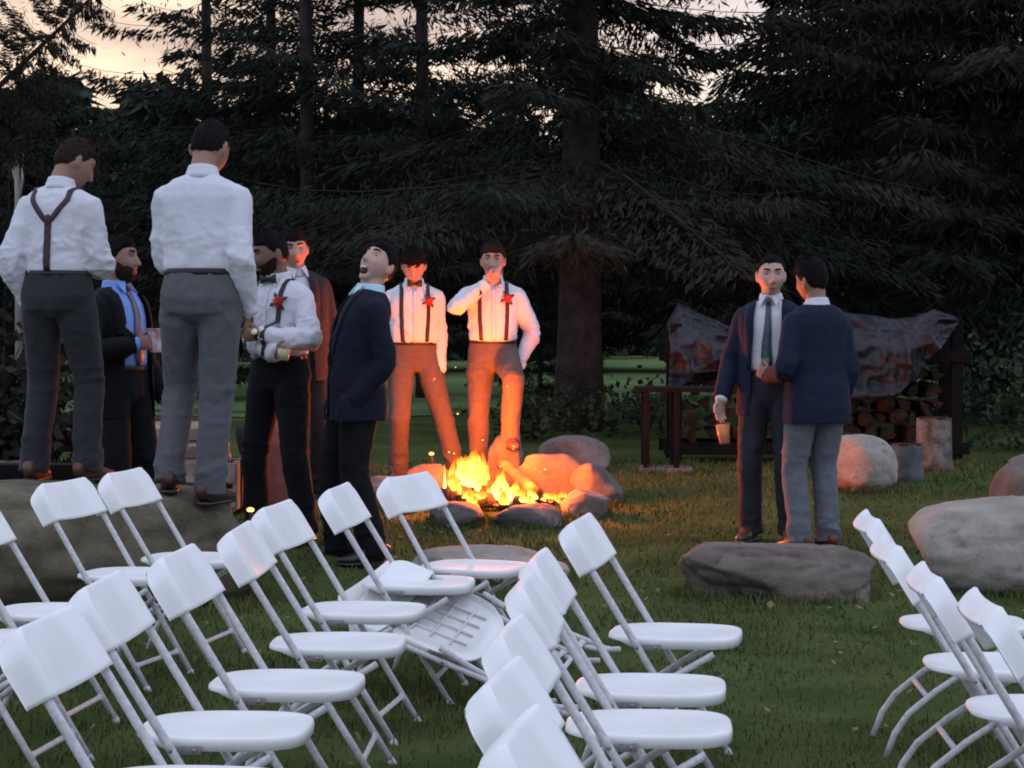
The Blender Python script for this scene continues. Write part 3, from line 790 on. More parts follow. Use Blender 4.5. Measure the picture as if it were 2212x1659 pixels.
        ev, V = upper(T_JACK, rr + 0.004, 0.0105, fold_amp * 0.9, sd_seed=3.0, sleeve_end=-0.012)
        H, LA, FW = sp.coords(V); put(ev, V)
        bm = bmesh.new(); bm.from_mesh(ev); bm.verts.ensure_lookup_table()
        inside = np.zeros(len(V), bool)
        jo = jacket_open if isinstance(jacket_open, tuple) else (jacket_open, 0.02, 0.55)   # half width at the chest, at the hem, top height
        ww = np.interp(H, [-0.25, 0.05, 0.16, 0.42, 0.54], [jo[1] + 0.02, jo[1], jo[1] + 0.004, jo[0], jo[0] * 0.9])
        armd = np.full(len(V), 9.0)
        for sd in ('L', 'R'):
            sh_, el, wr, a = A[sd]
            for q in np.linspace(0.25, 1, 12): 
                c = np.array(sh_ + (el - sh_) * q); armd = np.minimum(armd, np.linalg.norm(V - c, axis=1))
                c = np.array(el + (wr - el) * q); armd = np.minimum(armd, np.linalg.norm(V - c, axis=1))
        inside = (FW > 0.03) & (np.abs(LA) < ww) & (armd > 0.088)
        inside |= H < T_JACK[0][0] + 0.006
        bmesh.ops.delete(bm, geom=[bm.verts[i] for i in np.nonzero(inside)[0]], context='VERTS')
        bm.to_mesh(ev); bm.free()
        jk = obj('jacket', ev, M[top], root)
        md = jk.modifiers.new('cloth_thickness', 'SOLIDIFY'); md.thickness = 0.006; md.offset = -1
        Vj = np.array([v.co for v in ev.vertices])
        bvj = BVHTree.FromPolygons([tuple(v) for v in Vj], [tuple(p.vertices) for p in ev.polygons])
        # lapels along both edges of the opening
        for sg in (1, -1):
            P = []; Nn = []; Wd = []
            for h in np.linspace(0.10, 0.515, 12):
                la = np.interp(h, [-0.25, 0.05, 0.16, 0.42, 0.54], [jo[1] + 0.02, jo[1], jo[1] + 0.004, jo[0], jo[0] * 0.9]) + 0.020
                t_, l_, f_ = sp.fr(h); o_ = sp.c(h) + l_ * (sg * la)
                hit = bvj.ray_cast(o_ + f_ * 0.4, -f_)
                if hit[0] is None: continue
                P.append(hit[0]); n_ = hit[1]; Nn.append(n_ if n_.dot(f_) > 0 else -n_); Wd.append(0.020 + 0.050 * math.sin(min(1, (h - 0.10) / 0.30) * math.pi * 0.62))
            if len(P) > 3: ribbon(P, Nn, Wd, 0.005).build('lapel', M[top], jk)
    Vs = np.array([v.co for v in shirt.data.vertices])
    bvh = BVHTree.FromPolygons([tuple(v) for v in Vs], [tuple(p.vertices) for p in shirt.data.polygons])
    def surf(h, la, sgn=1):
        t_, l_, f_ = sp.fr(h); o_ = sp.c(h) + l_ * la; d = f_ * sgn
        hit = bvh.ray_cast(o_ + d * 0.35, -d)
        if hit[0] is None: return None
        n_ = hit[1] if hit[1].dot(d) > 0 else -hit[1]
        return hit[0] + n_ * 0.003, (n_ + d * 0.5).normalized()
    def surf_top(la, fw):
        t_, l_, f_ = sp.fr(0.44); o_ = sp.c(0.44) + l_ * la + f_ * fw + t_ * 0.25
        hit = bvh.ray_cast(o_, -t_)
        return (hit[0] + t_ * 0.004, t_) if hit[0] is not None else None
    def path(lst, wdt, name, m):
        lst = [q for q in lst if q]
        if len(lst) > 2: return ribbon([q[0] for q in lst], [q[1] for q in lst], wdt, 0.003).build(name, M[m], root)
    if collar:
        cm = MB(); cm.loft([sp.at(0.508, 0, -0.012), sp.at(0.530, 0, -0.010), sp.at(0.556, 0, -0.006), sp.at(0.572, 0, -0.004)], [.098, .080, .0725, .068], [.086, .076, .0735, .070], side=l, n=26)
        cm.build('collar', M[top if outfit == 'shirt' else under], shirt)
        for sg in (1, -1):
            b0 = sp.at(0.560, sg * 0.012, 0.068); b1 = sp.at(0.545, sg * 0.058, 0.050); b2 = sp.at(0.488, sg * 0.050, 0.098)
            n_ = (b1 - b0).cross(b2 - b0).normalized(); n_ = n_ if n_.dot(f) > 0 else -n_
            cl = MB(); q = [b0, b1, b2]; cl.add([p + n_ * 0.006 for p in q] + [p - n_ * 0.004 for p in q], [(0, 1, 2), (5, 4, 3), (0, 3, 4, 1), (1, 4, 5, 2), (2, 5, 3, 0)])
            cl.build('collar_leaf', M[top if outfit == 'shirt' else under], shirt, smooth=False)
    if straps:
        hs = list(np.linspace(0.095, 0.455, 14))
        if 'front' in straps:
            for sg in (1, -1):
                path([surf(h, sg * (0.088 + 0.012 * math.sin((h - .09) * 6)), 1) for h in hs] + [surf_top(sg * 0.098, q) for q in (0.06, 0.03, 0.0, -0.03)], 0.030, 'suspender', strap_m)
        if 'back' in straps:
            for sg in (1, -1):
                a = [surf_top(sg * 0.105, q) for q in (0.05, 0.02, -0.01, -0.04, -0.06)] + [surf(h, sg * 0.100 * (min(1.0, (h - 0.335) / 0.120)) ** 0.8, -1) for h in (0.495, 0.482, 0.468, 0.452, 0.435, 0.415, 0.395, 0.375, 0.355, 0.336)]
                path(a, 0.028, 'suspender', strap_m)
            path([surf(h, 0.0, -1) for h in np.linspace(0.352, 0.095, 12)], 0.036, 'suspender', strap_m)
            q = surf(0.345, 0, -1)
            if q: MB().ball(q[0], (0.006, 0.022, 0.030)).build('strap_patch', M[strap_m], root)
    if outfit == 'shirt' and (bow or 'front' in (straps or '')):
        path([surf(h, 0.0, 1) for h in np.linspace(0.09, 0.49, 14)], 0.034, 'button_placket', top)
        for h in np.linspace(0.14, 0.46, 5):
            q = surf(h, 0.0, 1)
            if q: MB().ball(q[0] + q[1] * 0.004, 0.0055, nu=8, nv=6).build('button', M['plastic'], root)
    if bow:
        c = sp.at(0.532, 0, 0.088); b = MB(); t_, l_, f_ = sp.fr(0.53)
        Fr = Matrix((f_, l_, t_)).transposed()
        for sg in (1, -1):
            b.loft([c + l_ * (sg * 0.004), c + l_ * (sg * 0.022), c + l_ * (sg * 0.045), c + l_ * (sg * 0.056)], [0.012, 0.018, 0.030, 0.029], [0.009, 0.011, 0.010, 0.005], side=tuple(t_), n=12)
        bo = b.build('bow_tie', M['black_strap'], root)
        MB().ball(c + f_ * 0.004, (0.012, 0.012, 0.014), rot=Fr).build('knot', M['black_strap'], bo)
    if tie:
        hs = np.linspace(0.528, 0.10, 14); q = [surf(h, 0.004 * math.sin(h * 20), 1) for h in hs]
        lst = [(p[0] + p[1] * 0.006, p[1]) for p in q if p]; wd = list(np.interp(np.linspace(0, 1, len(lst)), [0, 0.12, 0.9, 1.0], [0.034, 0.030, 0.075, 0.02]))
        tb = ribbon([p[0] for p in lst], [p[1] for p in lst], wd, 0.004).build('tie', M[tie], root)
        MB().ball(sp.at(0.528, 0, 0.090), (0.016, 0.020, 0.022)).build('knot', M[tie], tb)
    if rose:
        q = surf(0.40, 0.098, 1)
        if q:
            c, n_ = q[0] + q[1] * 0.015, q[1]; ro = MB(); u_ = n_.cross(Vector((0, 0, 1))).normalized(); v_ = n_.cross(u_)
            Bf = MB()
            for rad, cnt, lift in ((0.030, 7, 0.0), (0.019, 5, 0.012), (0.009, 3, 0.020)):
                for i in range(cnt):
                    a = 2 * math.pi * i / cnt + rad * 50
                    d = u_ * math.cos(a) + v_ * math.sin(a)
                    rot = Matrix((d, n_.cross(d), n_)).transposed() @ Matrix.Rotation(R(-50), 3, 'Y')
                    ro.ball(c + d * rad * 0.75 + n_ * lift, (0.017, 0.014, 0.005), rot=rot, nu=8, nv=5)
            rb = ro.build('boutonniere', M['rose'], root)
            lf = MB()
            for a in (0.4, 2.2, 3.6, 5.2):
                d = u_ * math.cos(a) + v_ * math.sin(a); lf.loft([c + d * 0.02, c + d * 0.045 + n_ * 0.004, c + d * 0.062], [0.006, 0.012, 0.001], [0.002, 0.003, 0.001], side=tuple(n_.cross(d)), n=6)
            lf.build('leaf', M['leaf_green'], rb)
    if watch:
        sh_, el, wr, a = A[watch]; d = (wr - el).normalized()
        mbw = MB(); mbw.loft([wr + d * 0.012, wr + d * 0.030], [0.033, 0.033], n=18); wb = mbw.build('watch', M['leather'], root)
        face_dir = Vector(a.get('watchdir', (1, 0, 0))).normalized()
        c = wr + d * 0.021 + face_dir * 0.034
        MB().loft([c - face_dir * 0.006, c + face_dir * 0.003], [0.022, 0.022], n=20, side=tuple(d)).build('case', M['watch_gold'], wb)
        MB().loft([c + face_dir * 0.003, c + face_dir * 0.0045], [0.0185, 0.0185], n=20, side=tuple(d)).build('dial', M['watch_face'], wb)
    root['_k'] = k
    del root['_k']
    def world(p):
        return root_matrix @ Vector(p)
    root_matrix = Matrix.Translation(Vector(pos)) @ Matrix.Rotation(R(face), 4, 'Z') @ Matrix.Scale(k, 4)
    root_hand = {sd: (root_matrix @ A[sd][2]) for sd in ('L', 'R')}
    return root, root_matrix, root_hand
def ground(x, y, dz=0.0): return (x, y, float(gz(x, y)) + dz)
ADULT = {}
P_ = {}
P_['back_left'] = person('man in white shirt and brown suspenders standing on the boulder, seen from behind', (-2.325, 11.10, 0.590), 74, 1.80, skin='skin_tan', hair='hair_brown', hair_t=0.013,
    head=(24, -38, 2), lean=6, arms={'L': dict(pocket=True, hint=(-0.85, 0.35, 0)), 'R': dict(wrist=(0.31, -0.13, 1.12), hint=(-0.8, -0.30, -0.6), fdir=(0.7, 0.6, 0.1), palm=(0, 1, 0.2))},
    legs={'L': dict(ankle=(-0.03, 0.135, 0.085)), 'R': dict(ankle=(0.02, -0.145, 0.085))}, straps='back', pants='charcoal', rolled=('R',), seed=2.0, wide=0.98, fold_amp=0.017)
P_['back_tall'] = person('tall man in white shirt and grey trousers standing on the boulder edge, back turned', (-1.530, 10.68, 0.520), 84, 1.92, skin='skin_tan', hair='hair_dark', hair_t=0.012,
    head=(20, -12, 3), lean=5, arms={'L': dict(wrist=(0.27, 0.00, 1.12), hint=(-0.1, 0.35, -1), fdir=(0.2, -1, 0.1), palm=(-1, 0, 0)), 'R': dict(wrist=(0.07, -0.205, 0.885), hint=(-1, -0.12, 0), fdir=(0.35, 0.25, -0.9), palm=(0, 1, 0))},
    legs={'L': dict(ankle=(0.02, 0.165, 0.125), toe=14), 'R': dict(ankle=(-0.02, -0.035, 0.055), toe=-16)}, pants='grey_wool', shoes='leather', seed=5.0, fold_amp=0.013)
P_['bearded'] = person('bearded man in dark suit with open jacket and blue shirt, half behind the suspenders man', ground(-2.17, 12.0, -0.02), -28, 1.80, skin='skin_tan', hair='hair_dark', hair_t=0.014, beard=0.010,
    head=(0, 16, 0), lean=-4, outfit='jacket', top='black_wool', under='blue_shirt', pants='black_wool', shoes='shoe_black', tie='gold_tie', jacket_open=(0.115, 0.115),
    arms={'R': dict(wrist=(0.205, -0.13, 1.20), hint=(-0.7, -0.8, -0.4), fdir=(0.95, 0.15, 0.1), palm=(0.1, 1, 0), curl=(0.5, 0.6, 0.5), thumbdir=(0, 0, 1)), 'L': dict(wrist=(0.10, 0.27, 0.88))}, legs={'L': dict(ankle=(-.02, .16, .085)), 'R': dict(ankle=(0, -.16, .085))}, seed=8.0)
P_['watch'] = person('man in white shirt and suspenders with a gold watch, half behind the tall man', ground(-1.345, 12.5), -122, 1.79, skin='skin_dark', hair='hair_dark', hair_t=0.010, beard=0.004,
    head=(10, -30, 0), lean=2, straps='front', strap_m='black_strap', bow=True, rose=True, pants='black_wool', shoes='shoe_black', watch='L',
    arms={'L': dict(wrist=(0.25, 0.065, 1.19), hint=(-0.4, 1, -0.35), fdir=(0.35, -0.93, 0.0), palm=(-1, -0.2, 0), curl=(0.4, 0.5, 0.4), thumbdir=(0, 0, 1), watchdir=(0.9, 0.1, 0.45)),
          'R': dict(wrist=(0.245, 0.155, 1.085), hint=(-0.2, -1, -0.5), fdir=(0.1, 0.97, 0.05), palm=(0.9, 0, 0.1), curl=(0.55, 0.6, 0.5), thumbdir=(0, 0, 1))},
    legs={'L': dict(ankle=(0.03, 0.21, 0.085)), 'R': dict(ankle=(-0.04, -0.20, 0.085))}, seed=11.0, fold_amp=0.016)
P_['lit'] = person('man in dark brown jacket with face lit orange, behind the man with the watch', ground(-1.40, 14.35), -66, 1.79, skin='skin', hair='hair_dark', hair_t=0.016,
    head=(3, -14, 0), side=5, outfit='jacket', top='maroon_wool', under='shirt', pants='maroon_wool', shoes='shoe_black', jacket_open=(0.06, 0.03), collar=True,
    legs={'L': dict(ankle=(0, .13, .085)), 'R': dict(ankle=(0, -.13, .085))}, seed=14.0)
P_['laughing'] = person('man in dark navy jacket leaning back with head thrown back, laughing', ground(-0.850, 12.1), 196, 1.82, skin='skin_pale', hair='hair_dark', hair_t=0.013, open_mouth=1.0,
    head=(-24, 36, 0), lean=-13, hip=(0.03, 0, 0), outfit='jacket', top='dark_navy', under='pale_shirt', pants='black_wool', shoes='shoe_black', jacket_open=(0.065, 0.012),
    arms={'L': dict(pocket=True, hint=(-1, 0.3, 0)), 'R': dict(pocket=True, hint=(-1, -0.3, 0))}, legs={'L': dict(ankle=(-.05, .12, .085)), 'R': dict(ankle=(0.10, -.13, .085))}, seed=17.0)
P_['fire_left'] = person('man with bow tie and suspenders looking down, feet apart, left behind the fire', ground(-0.735, 15.8), -84, 1.74, skin='skin', hair='hair_dark', hair_t=0.024,
    head=(26, -6, 0), lean=2, straps='front', strap_m='black_strap', bow=True, rose=True, pants='grey_brown', shoes='shoe_brown', hairline=0.050,
    arms={'L': dict(pocket=True, pz=-0.01, hint=(-1, 0.15, 0)), 'R': dict(wrist=(0.02, -0.25, 0.88), hint=(-1, -0.1, 0))}, legs={'L': dict(ankle=(0.08, 0.335, 0.085), toe=25), 'R': dict(ankle=(-0.02, -0.10, 0.085))}, hip=(0, 0.02, -0.02), seed=20.0, fold_amp=0.016)
P_['drinking'] = person('man in suspenders drinking, one foot up on a stone of the fire ring', ground(-0.137, 15.65), -88, 1.76, skin='skin', hair='hair_brown', hair_t=0.015,
    head=(4, -4, 0), straps='front', strap_m='strap', bow=True, rose=True, pants='grey_brown', shoes='shoe_brown',
    arms={'R': dict(wrist=(0.205, -0.055, 1.485), hint=(0.1, -1, -0.75), fdir=(0.10, 0.85, 0.55), palm=(-0.55, 0.1, 0.35), curl=(0.45, 0.5, 0.4), thumbdir=(-0.2, 0, 1)), 'L': dict(pocket=True)},
    legs={'L': dict(ankle=(0.36, 0.115, 0.375), knee=(1, 0.12, 0.3), toe=8), 'R': dict(ankle=(-0.03, -0.11, 0.085))}, seed=23.0, wide=1.0, fold_amp=0.016)
P_['facing'] = person('man in open navy suit and tie facing the camera, holding an amber drink low', ground(1.590, 13.3), -106, 1.77, skin='skin_pale', hair='hair_dark', hair_t=0.006, hairline=0.072,
    head=(2, 14, 0), outfit='jacket', top='navy', under='shirt', pants='plum_grey', shoes='shoe_brown', tie='tie', jacket_open=(0.100, 0.095),
    arms={'R': dict(wrist=(0.13, -0.285, 0.895), hint=(-1, -0.3, 0), fdir=(0.12, -0.10, -1), palm=(0.6, 0.75, 0), curl=(0.25, 0.35, 0.3), thumbdir=(1, 0.4, 0)), 'L': dict(wrist=(0.06, 0.28, 0.88))},
    legs={'L': dict(ankle=(0, .12, .085)), 'R': dict(ankle=(0, -.12, .085))}, seed=26.0, wide=0.93)
P_['navy_back'] = person('man in navy blazer and grey trousers with his back to the camera, right', ground(1.815, 12.9), 112, 1.75, skin='skin_tan', hair='hair_dark', hair_t=0.020,
    head=(6, 18, -4), outfit='jacket', top='navy', under='shirt', pants='blue_grey', shoes='shoe_brown', jacket_open=(0.06, 0.03), wide=0.92,
    arms={'L': dict(wrist=(0.20, 0.22, 1.065), hint=(-0.9, 0.35, -0.6), fdir=(0.75, 0.35, 0.45), palm=(0.4, -0.8, 0), curl=(0.5, 0.6, 0.5), thumbdir=(0, 0, 1)), 'R': dict(wrist=(0.10, -0.225, 0.88), hint=(-1, -0.1, 0))},
    legs={'L': dict(ankle=(0, .105, .085)), 'R': dict(ankle=(0.02, -.105, .085))}, seed=29.0)

# ------------------------------------------------------------------ cups in the hands
M['clear_cup'] = mat('clear_plastic_cup', (0.80, 0.80, 0.84), 0.2)
M['clear_cup'].node_tree.nodes['Principled BSDF'].inputs['Alpha'].default_value = 0.06
M['amber'] = mat('amber_beer', (0.85, 0.27, 0.008), 0.25)
M['pale_drink'] = mat('pale_yellow_drink', (0.55, 0.50, 0.22), 0.25)
M['cup_print'] = mat('printed_white_cup', (0.75, 0.72, 0.72), 0.5, col2=(0.45, 0.16, 0.15), scale=28)
def cup(label, loc, wall, drink=None, fill=0.7, tilt=(0, 0, 0), h=0.118, r0=0.031, r1=0.044, group=None):
    t = thing('cup', label, 'cup', loc); t.rotation_euler = tilt
    n = 28; rings = [(0.0, 0.004), (r0, 0.0)] + [(r0 + (r1 - r0) * q, h * q) for q in np.linspace(0.04, 0.97, 7)] + [(r1 + 0.0022, h * 0.985), (r1 + 0.001, h)] + [(r0 + (r1 - r0) * q - 0.0012, h * q) for q in np.linspace(0.97, 0.05, 6)] + [(0.0, 0.006)]
    V = []; F = []
    for r_, z in rings:
        for k in range(n): V.append((r_ * math.cos(2 * math.pi * k / n), r_ * math.sin(2 * math.pi * k / n), z - h / 2))
    for j in range(len(rings) - 1):
        for k in range(n): F.append((j * n + k, j * n + (k + 1) % n, (j + 1) * n + (k + 1) % n, (j + 1) * n + k))
    obj('cup_wall', mesh_from('cup_wall', V, F), M[wall], t)
    if drink:
        ra = r0 - 0.002; rb = r0 + (r1 - r0) * fill - 0.002
        MB().loft([(0, 0, 0.008 - h / 2), (0, 0, h * fill - h / 2)], [ra, rb], n=28).build('drink', M[drink], t)
    return t
def hand_point(key, sd, local): return P_[key][1] @ Vector(local)
cup('clear cup of amber beer held low by the man in the open navy suit', hand_point('facing', 'R', (0.178, -0.262, 0.680)), 'clear_cup', 'amber', 0.93, (R(6), R(-8), 0), h=0.125, r0=0.033, r1=0.046)
cup('small clear cup held at chest height by the man with his back turned', hand_point('navy_back', 'L', (0.285, 0.215, 1.135)), 'clear_cup', 'clear_cup', 0.4, h=0.10, r0=0.028, r1=0.040)
cup('clear cup tipped to the mouth of the drinking man', hand_point('drinking', 'R', (0.200, 0.030, 1.575)), 'clear_cup', None, tilt=(R(-72), 0, R(8)), h=0.11)
cup('clear cup of pale yellow drink in front of the dark navy jacket', hand_point('watch', 'R', (0.300, 0.270, 1.105)), 'clear_cup', 'pale_drink', 0.55, (R(4), R(8), 0))
cup('white printed cup held out by the bearded man', hand_point('bearded', 'R', (0.297, -0.070, 1.22)), 'cup_print', None, h=0.13, r0=0.036, r1=0.050)
# ------------------------------------------------------------------ lawn
M['lawn'] = mat('lawn_soil_and_grass', (0.040, 0.054, 0.018), 0.95, col2=(0.088, 0.110, 0.038), spec=0.0, scale=1.3, bump=0.6, bscale=30, detail=8)
xs = np.concatenate([np.linspace(-160, -12, 24), np.linspace(-10, 10, 81), np.linspace(12, 160, 24)])
ys = np.concatenate([np.linspace(-40, 2, 12), np.linspace(2.5, 26, 95), np.linspace(28, 260, 40)])
X, Y = np.meshgrid(xs, ys); V = np.stack([X, Y, gz(X, Y)], -1).reshape(-1, 3)
nx = len(xs); idx = (np.arange(len(ys) - 1)[:, None] * nx + np.arange(nx - 1)[None, :]).ravel()
Fq = np.stack([idx, idx + 1, idx + nx + 1, idx + nx], 1)
lawn = obj('lawn', mesh_fast('lawn', V, Fq, True), M['lawn']); lawn['kind'] = 'structure'
M['far_lawn'] = mat('lighter_far_lawn', (0.075, 0.115, 0.045), 0.95, col2=(0.13, 0.18, 0.075), spec=0.0, scale=0.8, bump=0.5, bscale=12, detail=8)  # paler green for a thin sheet laid just above the far lawn
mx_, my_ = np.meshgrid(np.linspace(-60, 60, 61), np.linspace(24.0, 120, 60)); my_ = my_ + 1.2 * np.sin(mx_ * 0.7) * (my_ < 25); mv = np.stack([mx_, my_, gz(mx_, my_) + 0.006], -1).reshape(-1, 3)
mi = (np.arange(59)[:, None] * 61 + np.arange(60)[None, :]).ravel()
far_lawn = obj('far_lawn', mesh_fast('far_lawn', mv, np.stack([mi, mi + 1, mi + 62, mi + 61], 1), True), M['far_lawn']); far_lawn['kind'] = 'structure'

def blades(name, n, y0, y1, hmin, hmax, wd, m, seed, margin=0.25):
    r = np.random.RandomState(seed)
    d = 1.0 / (1.0 / y1 + (1.0 / y0 - 1.0 / y1) * r.rand(n)) if False else np.sqrt(y0 ** 2 + (y1 ** 2 - y0 ** 2) * r.rand(n) ** 1.5)
    x = (r.rand(n) * 2 - 1) * (d * 0.2367 + margin)
    keep = vnoise(np.stack([x * 2.3, d * 2.3, 0 * d], 1), 1.0, 3.0) + 0.5 * r.rand(n) > 0.46
    d, x = d[keep], x[keep]; n = len(d)
    h = (hmin + (hmax - hmin) * r.rand(n) ** 1.6) * (0.6 + 0.8 * vnoise(np.stack([x, d, 0 * d], 1), 1.1, 9.0)); w = wd * (0.7 + 0.6 * r.rand(n)) * (0.6 + d / 12)
    az = r.rand(n) * 2 * np.pi; tl = 0.25 + 0.9 * r.rand(n) ** 1.4
    z = gz(x, d) - 0.004
    ax, ay = np.cos(az), np.sin(az); bx, by = -ay, ax
    V = np.zeros((n, 5, 3))
    for i, (q, ww, t) in enumerate(((0, -1, 0), (0, 1, 0), (0.55, 0.75, 0.3), (0.55, -0.75, 0.3), (1.0, 0, 1.0))):
        V[:, i, 0] = x + ax * w * ww / 2 + bx * h * tl * t * 0.8; V[:, i, 1] = d + ay * w * ww / 2 + by * h * tl * t * 0.8
        V[:, i, 2] = z + h * q * (1 - 0.35 * tl * t)
    b = np.arange(n)[:, None] * 5
    F = np.concatenate([b + np.array([[0, 1, 2]]), b + np.array([[0, 2, 3]]), b + np.array([[3, 2, 4]])], 0)
    o = obj(name, mesh_fast(name, V.reshape(-1, 3), F), m); o['kind'] = 'stuff'; o['label'] = 'short dark green lawn grass'; o['category'] = 'grass'
    return o
M['grass'] = mat('grass_blades', (0.054, 0.076, 0.025), 0.85, spec=0.05, col2=(0.135, 0.136, 0.052), scale=1.7, detail=8)
blades('grass', 125000, 3.6, 17.5, 0.018, 0.062, 0.0042, M['grass'], 3)

rl = np.random.RandomState(12); nl = 420; dl = np.sqrt(3.8 ** 2 + (14.0 ** 2 - 3.8 ** 2) * rl.rand(nl)); xl = (rl.rand(nl) * 2 - 1) * (dl * 0.2367 + 0.2); zl = gz(xl, dl) + 0.022 + 0.02 * rl.rand(nl)
al = rl.rand(nl) * 6.283; sl_ = 0.010 + 0.014 * rl.rand(nl); u1 = np.stack([np.cos(al) * sl_, np.sin(al) * sl_, 0.006 * rl.randn(nl)], 1); u2 = np.stack([-np.sin(al) * sl_ * 0.5, np.cos(al) * sl_ * 0.5, 0.008 * rl.randn(nl)], 1); cl_ = np.stack([xl, dl, zl], 1)
Ql = np.stack([cl_ - u1, cl_ + u2, cl_ + u1, cl_ - u2], 1)
M['leaf_litter'] = mat('fallen_leaves', (0.10, 0.10, 0.03), 0.8, col2=(0.20, 0.17, 0.07), scale=3)
lf_ = obj('fallen_leaves', mesh_fast('fallen_leaves', Ql.reshape(-1, 3), np.arange(nl * 4).reshape(-1, 4)), M['leaf_litter']); lf_['kind'] = 'stuff'; lf_['label'] = 'small pale fallen leaves scattered on the lawn'; lf_['category'] = 'leaves'

# ------------------------------------------------------------------ boulders
def stone_mat(name, a, b, lich=(0.35, 0.34, 0.30), lk=0.4):
    m = mat(name, a, 0.92, col2=b, scale=3.2, bump=0.9, bscale=14, detail=9)
    nt = m.node_tree
    for nd in nt.nodes:
        if nd.type == 'TEX_NOISE' and abs(nd.inputs['Scale'].default_value - 14) < 0.1: nd.noise_type = 'RIDGED_MULTIFRACTAL'; nd.inputs['Scale'].default_value = 4.0; nd.inputs['Detail'].default_value = 12; nd.inputs['Roughness'].default_value = 0.7
        elif nd.type == 'TEX_NOISE': nd.inputs['Roughness'].default_value = 0.74
        if nd.type == 'BUMP': nd.inputs['Distance'].default_value = 0.05
    bs = nt.nodes['Principled BSDF']; src = bs.inputs['Base Color'].links[0].from_socket
    ob_ = [nd for nd in nt.nodes if nd.type == 'BUMP'][0]; b2 = nt.nodes.new('ShaderNodeBump'); b2.inputs['Strength'].default_value = 0.8; b2.inputs['Distance'].default_value = 0.012
    n3 = nt.nodes.new('ShaderNodeTexNoise'); n3.inputs['Scale'].default_value = 45; n3.inputs['Detail'].default_value = 8; n3.inputs['Roughness'].default_value = 0.7
    t3 = nt.nodes.new('ShaderNodeTexCoord'); nt.links.new(t3.outputs['Object'], n3.inputs['Vector']); nt.links.new(n3.outputs['Fac'], b2.inputs['Height']); nt.links.new(ob_.outputs['Normal'], b2.inputs['Normal']); nt.links.new(b2.outputs['Normal'], bs.inputs['Normal'])
    tc = nt.nodes.new('ShaderNodeTexCoord'); n = nt.nodes.new('ShaderNodeTexNoise'); n.inputs['Scale'].default_value = 26; n.inputs['Detail'].default_value = 6
    nt.links.new(tc.outputs['Object'], n.inputs['Vector'])
    r = nt.nodes.new('ShaderNodeValToRGB'); r.color_ramp.elements[0].position = 0.58; r.color_ramp.elements[1].position = 0.66
    nt.links.new(n.outputs['Fac'], r.inputs['Fac'])
    mx = nt.nodes.new('ShaderNodeMix'); mx.data_type = 'RGBA'; mx.inputs[7].default_value = (*lich, 1)
    mul = nt.nodes.new('ShaderNodeMath'); mul.operation = 'MULTIPLY'; mul.inputs[1].default_value = lk
    nt.links.new(r.outputs['Color'], mul.inputs[0]); nt.links.new(mul.outputs[0], mx.inputs[0]); nt.links.new(src, mx.inputs[6]); nt.links.new(mx.outputs[2], bs.inputs['Base Color'])
    return m
M['stone'] = stone_mat('grey_granite', (0.085, 0.076, 0.066), (0.20, 0.185, 0.165), (0.26, 0.25, 0.22), 0.15)
M['stone_pale'] = stone_mat('pale_granite', (0.22, 0.195, 0.155), (0.42, 0.375, 0.31), (0.12, 0.105, 0.085))
M['stone_brown'] = stone_mat('brown_grey_granite', (0.080, 0.062, 0.048), (0.21, 0.172, 0.138), (0.19, 0.165, 0.14), 0.2)
M['stone_mossy'] = stone_mat('mossy_granite', (0.040, 0.028, 0.011), (0.19, 0.16, 0.105), (0.085, 0.085, 0.035))
M['stone_dark'] = stone_mat('sooty_stone', (0.06, 0.054, 0.052), (0.15, 0.135, 0.125), (0.2, 0.18, 0.16), 0.1)
def boulder(label, c, size, m, seed, cuts=7, rz=0.0, flat_top=None, sink=0.12, rough=0.06, sub=5, name='boulder', group=None, tilt=(0, 0)):
    bm = bmesh.new(); bmesh.ops.create_icosphere(bm, subdivisions=sub, radius=1.0)
    V = np.array([v.co for v in bm.verts]); bm.verts.index_update(); F = np.array([[v.index for v in f.verts] for f in bm.faces]); bm.free()
    r = np.random.RandomState(seed)
    V = np.sign(V) * np.abs(V) ** 0.82
    for k in range(cuts):
        n = r.randn(3); n[2] = n[2] * 0.6; n /= np.linalg.norm(n); hgt = 0.66 + 0.26 * r.rand(); dd = V @ n
        V = V - np.maximum(dd - hgt, 0)[:, None] * n[None, :] * 0.85
    if flat_top is not None:
        n = np.array([flat_top[1], flat_top[2], 1.0]); n /= np.linalg.norm(n); dd = V @ n; V = V - np.maximum(dd - flat_top[0], 0)[:, None] * n * 0.9
    rad = np.linalg.norm(V, axis=1)[:, None]
    nz = (vnoise(V * 1.6, 1, seed) - 0.5) * 2.2 + (vnoise(V * 4.5, 1, seed + 9) - 0.5) * 1.0 + (vnoise(V * 12, 1, seed + 19) - 0.5) * 0.45 + (vnoise(V * 30, 1, seed + 29) - 0.5) * 0.2
    ck = (1 - np.abs(2 * vnoise(V * 2.3, 1, seed + 51) - 1)) ** 9 * 1.3 + (1 - np.abs(2 * vnoise(V * 5.0, 1, seed + 61) - 1)) ** 9 * 0.5
    V = V * (1 + rough * (nz - ck)[:, None])
    mx = V.max(0); mn = V.min(0); V = (V - (mx + mn) / 2) / ((mx - mn) / 2)
    V = V * np.array(size)
    V[:, 2] = V[:, 2] + size[2] - sink
    o = obj(name, mesh_fast(name, V, F, True), m, None, (c[0], c[1], float(gz(c[0], c[1]))), (R(tilt[0]), R(tilt[1]), R(rz)))
    return tag(o, label, 'stone' if name != 'boulder' else 'boulder', group)
boulder('big flat-topped mossy boulder at the left with two men standing on it', (-2.30, 10.78), (1.04, 0.66, 0.378), M["stone_mossy"], 3, 5, 0, flat_top=(0.80, 0.10, 0.0), sink=0.14, rough=0.045)
